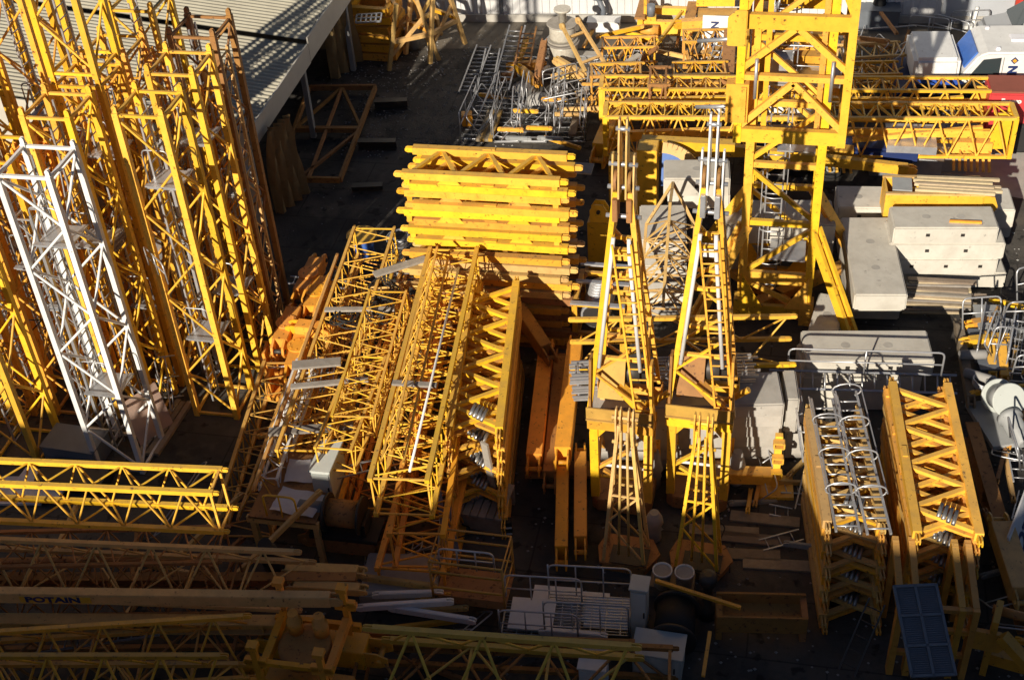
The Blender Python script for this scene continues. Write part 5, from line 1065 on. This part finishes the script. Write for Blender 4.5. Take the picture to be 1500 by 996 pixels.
# ------------------------------------------------------------------ top centre heap of yellow crane parts
HP = 'lattice pieces in the heap at top centre'
for a, b, wd, h, c, l, n, mt, lab in (((864, 102, 1.5), (940, 100, 1.5), .9, 1.3, .09, .06, 4, 'dull_yellow', 'square lattice frame at the left end of the top heap, under the tilted boom'), ((985, 100, 1.5), (1064, 98, 1.5), .9, 1.2, .08, .05, 5, 'golden_paint', 'square lattice frame at the right of the top heap in front of the white board'), ((950, 110, 2.2), (978, 110, 2.2), 1.2, 2.0, .09, .06, 1, 'rusty_paint', 'upright brown lattice frame in the middle of the top heap'), ((880, 62, 1.4), (960, 60, 1.4), .8, 1.0, .07, .05, 6, 'golden_paint', 'lattice frame behind the left end of the top heap'), ((1000, 52, 1.3), (1075, 50, 1.3), .9, 1.0, .07, .05, 6, 'dull_yellow', 'lattice frame behind the white board in the top heap'), ((1230, 75, 1.2), (1320, 70, 1.2), 1.0, 1.0, .08, .05, 6, 'tan_paint', 'lattice piece right of the mast in the shadow on the wall side'), ((1235, 100, 1.3), (1315, 98, 1.3), .9, 1.1, .08, .05, 5, 'golden_paint', 'lattice piece right of the mast beside the white crane'), ((1125, 62, 1.4), (1215, 60, 1.4), 1.0, 1.2, .08, .06, 5, 'golden_paint', 'lattice piece seen through the climbing cage'), ((1120, 96, 1.2), (1225, 95, 1.2), 1.0, 1.0, .08, .05, 7, 'dull_yellow', 'low lattice piece behind the folded booms seen through the cage')):
    mastx(a, b, wd, h, c, l, n, mt, lab, HP)
M, L = span((872, 100, 1.2), (834, 37, 2.2)); r = empty('twin_boom', 'boom'); put(r, M, 'pale yellow twin arm tilted up to the left beside the wrapped rope drum')
for y in (-.4, .4): m = MB(); m.bar((0, y, 0), (L, y*.8, .1), .08, .12); m.lathe([(.11, -.06), (.11, .06)], 14, T(L, y*.8, .1) @ Mx.Rotation(R_(90), 4, 'X')); m.build('arm', 'tan_paint', r)
for x in (.3, L*.75): m = MB(); m.bar((x, -.36, .05), (x, .36, .05), .08); m.build('cross_tube', 'tan_paint', r)
p = P(975, 60); r = empty('gantry', 'crane frame'); put(r, rz(p.x, p.y, 0, 0), 'yellow box frame with two brown top beams in the heap by the wall')
for x in (-.85, .85):
    m = MB(); m.box((x, .2, .7), (.2, 1.2, .5)); m.box((x, -.3, .5), (.18, .18, 1.0)); m.box((x, .7, .5), (.18, .18, 1.0)); m.build('side_box', 'yellow_paint', r, bevel=.02); m = MB(); m.box((x, .2, 1.04), (.36, 1.4, .08)); m.build('top_beam', 'rusty_paint', r)
m = MB(); m.box((0, -.2, .6), (1.5, .2, .5)); m.box((0, .6, .85), (1.5, .2, .25)); m.build('cross_box', 'yellow_paint', r); m = MB(); m.lathe([(.2, -.3), (.2, .3)], 14, T(-.5, -.45, .6) @ Mx.Rotation(R_(90), 4, 'Y')); m.build('motor', 'golden_paint', r)
p = P(1044, 98); r = empty('company_sign', 'sign'); put(r, rz(p.x, p.y, 0, 0) @ Mx.Rotation(R_(-10), 4, 'X'), 'tall white company board with navy lettering standing in the top heap')
m = MB(); m.box((0, .3, .85), (.85, .04, 1.6)); m.build('board', 'white_paint', r); text('POTAIN', .34, 'navy_paint', r, T(0, .27, .85) @ Mx.Rotation(R_(90), 4, 'X') @ Mx.Rotation(R_(90), 4, 'Z'), bold=.015)
M, L = span((1022, 26, 1.0), (1080, 26, 1.0)); inst(boxbeam, (L, .8, .3, 'old_olive', 0), M @ T(0, .35, -.3), 'olive grey counterweight tray between two yellow beams at the top')
M, L = span((1020, 8, 1.1), (1076, 8, 1.1)); inst(boxbeam, (L, .25, .3, 'yellow_paint', 0), M, 'yellow beam at the top edge behind the olive tray'); M, L = span((1028, 29, 1.0), (1080, 29, 1.0)); inst(boxbeam, (L, .2, .3, 'yellow_paint', 0), M @ T(0, -.12, -.3), 'yellow beam in front of the olive tray')
M, L = span((998, 42, 1.0), (1030, 40, 1.0)); inst(boxbeam, (L, .3, .3, 'golden_paint', 1), M, 'yellow box beam between the box frame and the white board')
M, L = span((988, 122, .9), (1055, 124, .9)); inst(boxbeam, (L, .6, .55, 'golden_paint', 1), M @ T(0, 0, -.55), 'tan yellow box beam lying in front of the top heap')
M, L = span((1065, 130, 1.0), (1069, 55, 1.2)); inst(boxbeam, (L, .4, .3, 'rusty_paint', 0), M, 'brown box beam lying lengthwise left of the mast')
p = P(945, 62); r = empty('yellow_stand', 'crane frame'); put(r, rz(p.x, p.y, 0, 4), 'slim yellow stand left of the tall box frame'); m = MB(); m.bar((0, 0, 0), (0, 0, 1.6), .1); m.box((.2, 0, .8), (.35, .3, .4)); m.bar((-.3, 0, .1), (.6, 0, .1), .14); m.build('stand', 'yellow_paint', r); m = MB(); m.lathe([(.14, 0), (.14, .4)], 12, T(.2, 0, 1.0)); m.build('motor', 'slate_paint', r)
for k in range(14):
    x = 872+random.uniform(0, 200) if k < 9 else 1232+random.uniform(0, 80); y = random.uniform(45, 125)
    M, L = span((x, y, random.uniform(.3, 1.0)), (x+random.uniform(20, 60), y+random.uniform(-30, 20), random.uniform(.2, 1.6)))
    inst(boxbeam, (round(L, 1), .1, .14, random.choice(['golden_paint', 'yellow_paint', 'rusty_paint', 'tan_paint'])), M, 'short loose steel beam lying in the yellow heap along the wall', 'loose beams in the heap along the wall')
# wrapped rope drums
def rope_drum():
    r = empty('rope_drum', 'rope drum'); m = MB(); m.lathe([(.46, .04), (.49, .15), (.475, .36), (.49, .52), (.46, .6)], 32); m.build('wound_rope', 'rope_plastic', r)
    for z in (0, .63): m = MB(); m.lathe([(.55, z-.03), (.57, z), (.55, z+.03)], 32); m.build('flange', 'grey_wood', r)
    return r
p = P(826, 92); inst(rope_drum, (), T(p.x, p.y, .16), 'lower of two shrink wrapped rope drums on the pallet by the wall', 'wrapped rope drums')
inst(rope_drum, (), T(p.x-.02, p.y+.05, .85) @ Mx.Scale(.93, 4), 'upper of two shrink wrapped rope drums by the wall', 'wrapped rope drums')
m = MB(); m.lathe([(.13, 0), (.13, .42), (.28, .44), (.29, .48), (.28, .52)], 28); solo('spool', m, 'rope_plastic', T(p.x, p.y+.05, 1.46), 'small yellowish spool standing on top of the wrapped rope drums', 'spool')
m = MB(); m.box((0, 0, .06), (2.0, 1.6, .12)); solo('concrete_pad', m, 'dark_concrete', T(p.x+.1, p.y-.1, 0), 'flat slab under the wrapped rope drums', 'slab', bevel=.02)
# ladders, orange frames by the drums
LG = 'ladders lying on the dark ground at the top'
for a, b, wd, mt, lab in (((683, 136, .05), (709, 67, .05), .5, 'galvanised', 'grey ladder lying flat on the dark ground, leftmost of three'), ((708, 140, .05), (722, 72, .05), .5, 'galvanised', 'grey ladder lying flat on the dark ground, middle of three'), ((733, 133, .3), (758, 38, .9), .55, 'galvanised', 'pale ladder propped up beside the orange frames'), ((765, 96, .6), (775, 40, .9), .5, 'rusty_paint', 'rusty orange ladder between the pale ladder and the drums')):
    M, L = span(a, b); inst(ladder, (L, wd, .024, mt, 0), M, lab, LG)
for k, (a, b, mt) in enumerate((((752, 95, .5), (790, 93, .5), 'golden_paint'), ((763, 100, .6), (785, 118, .4), 'golden_paint'), ((786, 115, .6), (797, 62, .8), 'rusty_paint'), ((736, 112, .3), (766, 98, .5), 'rusty_paint'), ((758, 85, .5), (768, 60, .6), 'yellow_paint'))):
    M, L = span(a, b); inst(boxbeam, (L, .22, .28, mt, 1), M @ T(0, 0, -.2), ['golden beam under the rusty ladder', 'golden beam slanting in front of the rusty ladder', 'rusty beam right of the rusty ladder', 'rusty beam under the pale ladder', 'short yellow beam behind the pale ladder'][k], 'beams by the propped ladders')
for k, (a, b) in enumerate((((818, 92, .5), (852, 112, .4)), ((816, 96, .4), (850, 118, .3)), ((815, 116, .2), (848, 114, .2)))):
    M, L = span(a, b); inst(boxbeam, (L, .16, .2, 'tan_paint', 1), M, ['upper of two pale yellow lugged bars in front of the drums', 'lower of two pale yellow lugged bars in front of the drums', 'short pale yellow bar lying across at the slab edge'][k], 'lugged bars by the drums')
# railing cages
WC = 'galvanised walkway cages behind the crosswise stack'
for k, (a, b, wd, h, lab) in enumerate((((698, 205, .05), (722, 148, .05), 1.0, .75, 'galvanised walkway cage with planks inside, leftmost of the row'), ((742, 208, .05), (752, 142, .05), .8, .8, 'galvanised walkway cage, second from the left of the row'), ((782, 208, .05), (795, 140, .05), .8, .75, 'galvanised walkway cage, third of the row'), ((835, 208, .05), (842, 138, .05), .95, .8, 'galvanised walkway cage at the right end of the row'), ((805, 140, .3), (855, 128, .3), 1.1, .5, 'galvanised walkway cage lying crosswise behind the row'))):
    M, L = span(a, b); inst(basket, (L, wd, h*1.25, 'galvanised', 'galvanised', 0), M, lab, WC)
for k, (px, py, mt) in enumerate(((748, 192, 'golden_paint'), (790, 190, 'golden_paint'), (770, 165, 'yellow_paint'), (830, 170, 'tan_paint'), (812, 148, 'golden_paint'), (760, 205, 'grey_paint'), (806, 205, 'grey_paint'))):
    M, L = span((px-14, py, .6), (px+14, py+1, .6)); inst(boxbeam, (L, .1, .12, mt, 1), M, ['golden lugged beam in the second walkway cage', 'golden lugged beam in the third walkway cage', 'yellow lugged beam between the second and third cage', 'tan lugged beam in the right walkway cage', 'golden lugged beam under the crosswise cage', 'grey beam at the near end of the second cage', 'grey beam at the near end of the third cage'][k], 'lugged beams inside the walkway cages')
for k in range(4):
    M, L = span((700+6*k, 208, .15), (718+5*k, 165, .15)); inst(plank, (L, .14, .1, 'old_olive' if k % 2 else 'weathered_wood'), M, ['leftmost', 'second', 'third', 'rightmost'][k]+' of four old timbers inside the left walkway cage', 'timbers inside the left cage')
M, L = span((838, 200, .2), (848, 155, .2)); inst(plank, (L, .25, .08, 'weathered_wood'), M, 'brown plank inside the right walkway cage')
M, L = span((846, 140, .8), (880, 118, 1.0)); inst(plank, (2.6, .2, .06, 'grey_wood'), M, 'grey plank slanting at the left end of the folded booms')
p = P(685, 182); m = MB(); m.box((0, 0, .2), (.35, .35, .4)); solo('brick_block', m, 'orange_paint', rz(p.x, p.y, 0, 15), 'small orange block standing alone on the dark ground', 'block', bevel=.02)
for k, (a, b) in enumerate((((705, 200, .3), (728, 150, .6)), ((690, 195, .1), (712, 143, .5)), ((765, 205, .2), (768, 150, .7)), ((815, 205, .2), (820, 145, .7)), ((858, 205, .2), (862, 150, .8)), ((800, 160, .6), (850, 150, .8)))):
    M, L = span(a, b); inst(guardrail, (L, .85, 3, 'galvanised', .022), M @ Mx.Rotation(R_((-30, 25, -20, 15, -10, 40)[k]), 4, 'X'), ['handrail leaning over the planks of the cage row', 'bent handrail at the open side of the cage row', 'handrail between the second and third walkway cage', 'handrail between the third and fourth walkway cage', 'handrail at the folded boom end of the cage row', 'handrail lying crosswise over the far end of the cage row'][k], 'handrails among the walkway cages')
for k, (px, py) in enumerate(((768, 133), (790, 150))):
    p = P(px, py); m = MB(); m.lathe([(.45, 0), (.4, .15), (.25, .25), (.05, .3)], 12); solo('cloth_heap', m, 'cloth_grey', T(*p), ['crumpled grey cloth heap in front of the pallets', 'small grey cloth heap behind the walkway cages'][k], 'cloth')
# flat truss frame, beams on the shaded ground
c4 = [P(453, 129, .25), P(550, 128, .25), P(498, 264, .25), P(405, 262, .25)]
r = empty('roof_truss', 'steel frame'); put(r, T(0, 0, 0), 'large flat yellow truss frame lying on the shaded ground by the shed')
o_ = c4[3]; r.location = o_; c4 = [c-o_ for c in c4]
for a, b in ((0, 1), (1, 2), (2, 3), (3, 0)): m = MB(); m.bar(c4[a], c4[b], .1, .18); m.build('edge_beam', 'rusty_paint', r)
mid = lambda a, b, t=.5: c4[a].lerp(c4[b], t)
m = MB(); m.bar(mid(3, 0, .52), mid(2, 1, .52), .16); m.build('middle_beam', 'rusty_paint', r)
for a, b in ((mid(0, 1), mid(3, 0, .52)), (mid(0, 1), mid(2, 1, .55)), (mid(0, 1, .5), c4[3].lerp(c4[2], .5)), (mid(3, 0, .5), mid(3, 2, .2)), (mid(2, 1, .5), mid(3, 2, .35))): m = MB(); m.bar(a, b, .09); m.build('diagonal', 'rusty_paint', r)
for k, (a, b) in enumerate((((548, 148, .3), (596, 146, .3)), ((524, 206, .3), (580, 206, .3)), ((515, 272, .2), (560, 270, .2)))):
    M, L = span(a, b); inst(girder, (L, .3, .25, 'steel_dark'), M @ T(0, 0, -.29), ['dark steel girder end sticking out at the top of the truss frame', 'dark steel girder end sticking out at the middle of the truss frame', 'dark steel girder end near the bottom of the truss frame'][k], 'dark girders under the truss frame')
# square frames and trestles
def sq_frame(s):
    r = empty('square_collar', 'steel frame')
    for a, b in (((-s, -s), (s, -s)), ((s, -s), (s, s)), ((s, s), (-s, s)), ((-s, s), (-s, -s))): m = MB(); m.bar((*a, .16), (*b, .16), .22, .26); m.build('side_beam', 'golden_paint', r)
    return r
p = P(549, 88)
for k in range(6): inst(sq_frame, (.72,), rz(p.x, p.y+.7, .34*k, random.uniform(-5, 5)), 'square orange frame beside the trestle, %s of its stack' % ordinal(5-k, 6), 'square frames stacked by the shed')
M, L = span((522, 28, 2.1), (558, 26, 2.1)); m = MB()
for y in (-.3, 0, .3): m.bar((0, y, 0), (L, y, 0), .05)
for i in range(6): m.bar((L*i/5, -.3, 0), (L*i/5, .3, 0), .05)
solo('grille', m, 'galvanised', M, 'pale grille lying on the stack of square frames', 'grille')
def trestle():
    r = empty('trestle', 'trestle')
    for s in (-1, 1):
        m = MB(); m.bar((-.9, s*.6, 0), (-.35, s*.5, 2.3), .13); m.build('leg', 'tan_paint', r); m = MB(); m.bar((.9, s*.6, 0), (.35, s*.5, 2.3), .13); m.build('leg', 'tan_paint', r)
        m = MB(); m.bar((-.62, s*.55, 1.0), (.62, s*.55, 1.0), .14); m.bar((-.75, s*.57, .5), (.5, s*.5, 1.6), .1); m.build('tie', 'tan_paint', r)
    for x in (-.62, .62): 
        for y, z in ((x, 1.1), (x*.6, 2.2)): m = MB(); m.bar((y, -.55, z), (y, .55, z), .12); m.build('cross_beam', 'golden_paint', r)
    return r
p = P(600, 85); inst(trestle, (), rz(p.x, p.y, 0, 30), 'tan A-frame trestle standing left of the pair by the wall', 'trestles by the wall'); p = P(634, 80); inst(trestle, (), rz(p.x, p.y+.4, 0, 60), 'tan A-frame trestle standing right of the pair by the wall', 'trestles by the wall')
p = P(606, 70); m = MB(); m.lathe([(.22, 0), (.28, .5), (.28, .8)], 16); solo('pail', m, 'grey_paint', T(*p), 'grey tub under the left trestle', 'tub')
for k in range(60):
    pass
# solid dark shape put in for the rope drums' shadow and pipes along the wall
p = P(884, 42); r = empty('drum_shadow_shape', 'lamp'); put(r, T(*p), 'small dark shape added by the grey wall in place of the drum shadow'); m = MB(); m.tube([(0, 0, 0), (0, 0, .7), (-.15, 0, 1.1)], .1, 8); m.build('stem', 'slate_paint', r); m = MB(); m.lathe([(.05, 0), (.2, .08), (.2, .3), (.05, .35)], 14, T(-.2, 0, 1.05)); m.build('head', 'slate_paint', r)
p = P(885, 55); inst(cabinet, (1.1, .5, .35, 'white_paint', 0, 'crate'), rz(p.x, p.y, .3, 3), 'white flat case lying behind the left end of the top heap')
p = P(1345, 40); inst(cabinet, (1.6, .8, .7, 'slate_paint', 0, 'crate'), rz(p.x-1.5, p.y, 0, 0), 'dark case in the shadow at the foot of the wall')
p = P(1285, 35); m = MB(); m.lathe([(.3, 0), (.34, .2), (.2, .9), (.1, 1.4)], 14); solo('wrapped_post', m, 'black_rubber', T(*p), 'black wrapped post in the shadow at the foot of the wall', 'post')
for k, (px, py, z) in enumerate(((1365, 48, .1), (1330, 50, .1), (1390, 45, .1))):
    p = P(px, py); inst(guardrail, (1.3, .7, 2, 'galvanised', .025), rz(p.x, p.y, 0, 20*k-30), ['galvanised handrail standing before the wall, middle one', 'galvanised handrail standing in the shadow before the wall', 'galvanised handrail standing before the grey door'][k], 'handrails before the wall')
# loose small parts filling the gaps
def heap(x0, x1, y0, y1, n, zm, mats, lab, grp, seed, lmin=.5, lmax=1.8):
    random.seed(seed)
    for k in range(n):
        p = P(random.uniform(x0, x1), random.uniform(y0, y1), random.uniform(.03, zm)); a = random.choice((0, 90, 90, 15, 75))+random.uniform(-18, 18); L = round(random.uniform(lmin, lmax), 1); t = random.random(); M = rz(p.x, p.y, p.z, a) @ Mx.Rotation(R_(random.uniform(-12, 12)), 4, 'Y')
        mt = random.choice(mats)
        if t < .5: inst(boxbeam, (L, .09, .13, mt), M, lab, grp)
        elif t < .7: inst(guardrail, (L, .6, 2, 'galvanised', .018), M @ Mx.Rotation(R_(random.uniform(40, 85)), 4, 'X'), lab, grp)
        elif t < .85: inst(ladder, (max(L, .9), .3, .014, 'galvanised', 0), M, lab, grp)
        else:
            m = MB(); pts = [(0, 0, 0)]
            for j in range(9): pts.append((pts[-1][0]+random.uniform(.02, .3), pts[-1][1]+random.uniform(-.25, .25), random.uniform(.0, .12)))
            m.tube(bend(pts, .1), .016, 5); solo('loose_cable', m, 'cable_black', M, lab, 'cable', grp)
GM = ('golden_paint', 'yellow_paint', 'rusty_paint', 'tan_paint', 'grey_paint')
heap(520, 660, 800, 985, 16, .5, GM, 'loose crane fitting in the shaded strip between the work basket and the boom pile', 'loose fittings in the shaded strip', 21)
heap(1050, 1180, 690, 870, 14, .3, GM, 'loose crane fitting on the shaded ground between the pylons and the dusty stack', 'loose fittings between pylons and stack', 22)
heap(1430, 1500, 600, 960, 18, .5, GM, 'loose crane fitting beside the long rusty girder', 'loose fittings beside the rusty girder', 23)
heap(1425, 1500, 440, 580, 14, 1.0, ('grey_paint', 'yellow_paint', 'galvanised', 'golden_paint'), 'loose fitting in the galvanised railing tangle', 'loose fittings in the railing tangle', 24)
heap(700, 870, 60, 205, 26, .5, ('galvanised', 'grey_paint', 'golden_paint', 'tan_paint'), 'loose fitting among the walkway cages and propped ladders', 'loose fittings among the walkway cages', 25)
heap(870, 1070, 60, 128, 16, 1.2, GM, 'loose fitting in the yellow heap along the wall', 'loose fittings in the yellow heap', 26, .5, 2.2)
heap(1235, 1330, 40, 118, 16, .9, ('rusty_paint', 'golden_paint', 'tan_paint'), 'loose fitting in the shadowed heap between the mast and the white crane', 'loose fittings in the shadowed heap', 27, .5, 2.0)
heap(880, 960, 560, 720, 8, .4, ('galvanised', 'grey_paint'), 'loose grey fitting by the feet of the crane heads', 'loose fittings by the crane heads', 28)
heap(380, 640, 400, 720, 26, 1.6, ('golden_paint', 'yellow_paint', 'tan_paint', 'galvanised'), 'loose fitting caught between the yellow booms', 'loose fittings between the booms', 29)
heap(40, 330, 790, 985, 14, 1.4, ('rusty_paint', 'tan_paint'), 'loose bar lying within the boom pile', 'loose bars within the boom pile', 30, 1.0, 3.0)
# grit on the asphalt
m = MB(); random.seed(5)
for k in range(2600):
    px, py = (random.uniform(400, 1500), random.uniform(40, 996)) if k % 2 else (random.uniform(500, 760), random.uniform(45, 230)); p = P(px, py, .01); s = random.uniform(.012, .045)
    m.add([p+V((-s, 0, 0)), p+V((0, -s, 0)), p+V((s, 0, 0)), p+V((0, s*.8, 0)), p+V((0, 0, s*.8))], [(0, 1, 4), (1, 2, 4), (2, 3, 4), (3, 0, 4)])
o = m.build('scattered_grit', 'cloth_grey'); o['kind'] = 'stuff'; o['label'] = 'grit and small litter scattered over the asphalt'; o['category'] = 'grit'
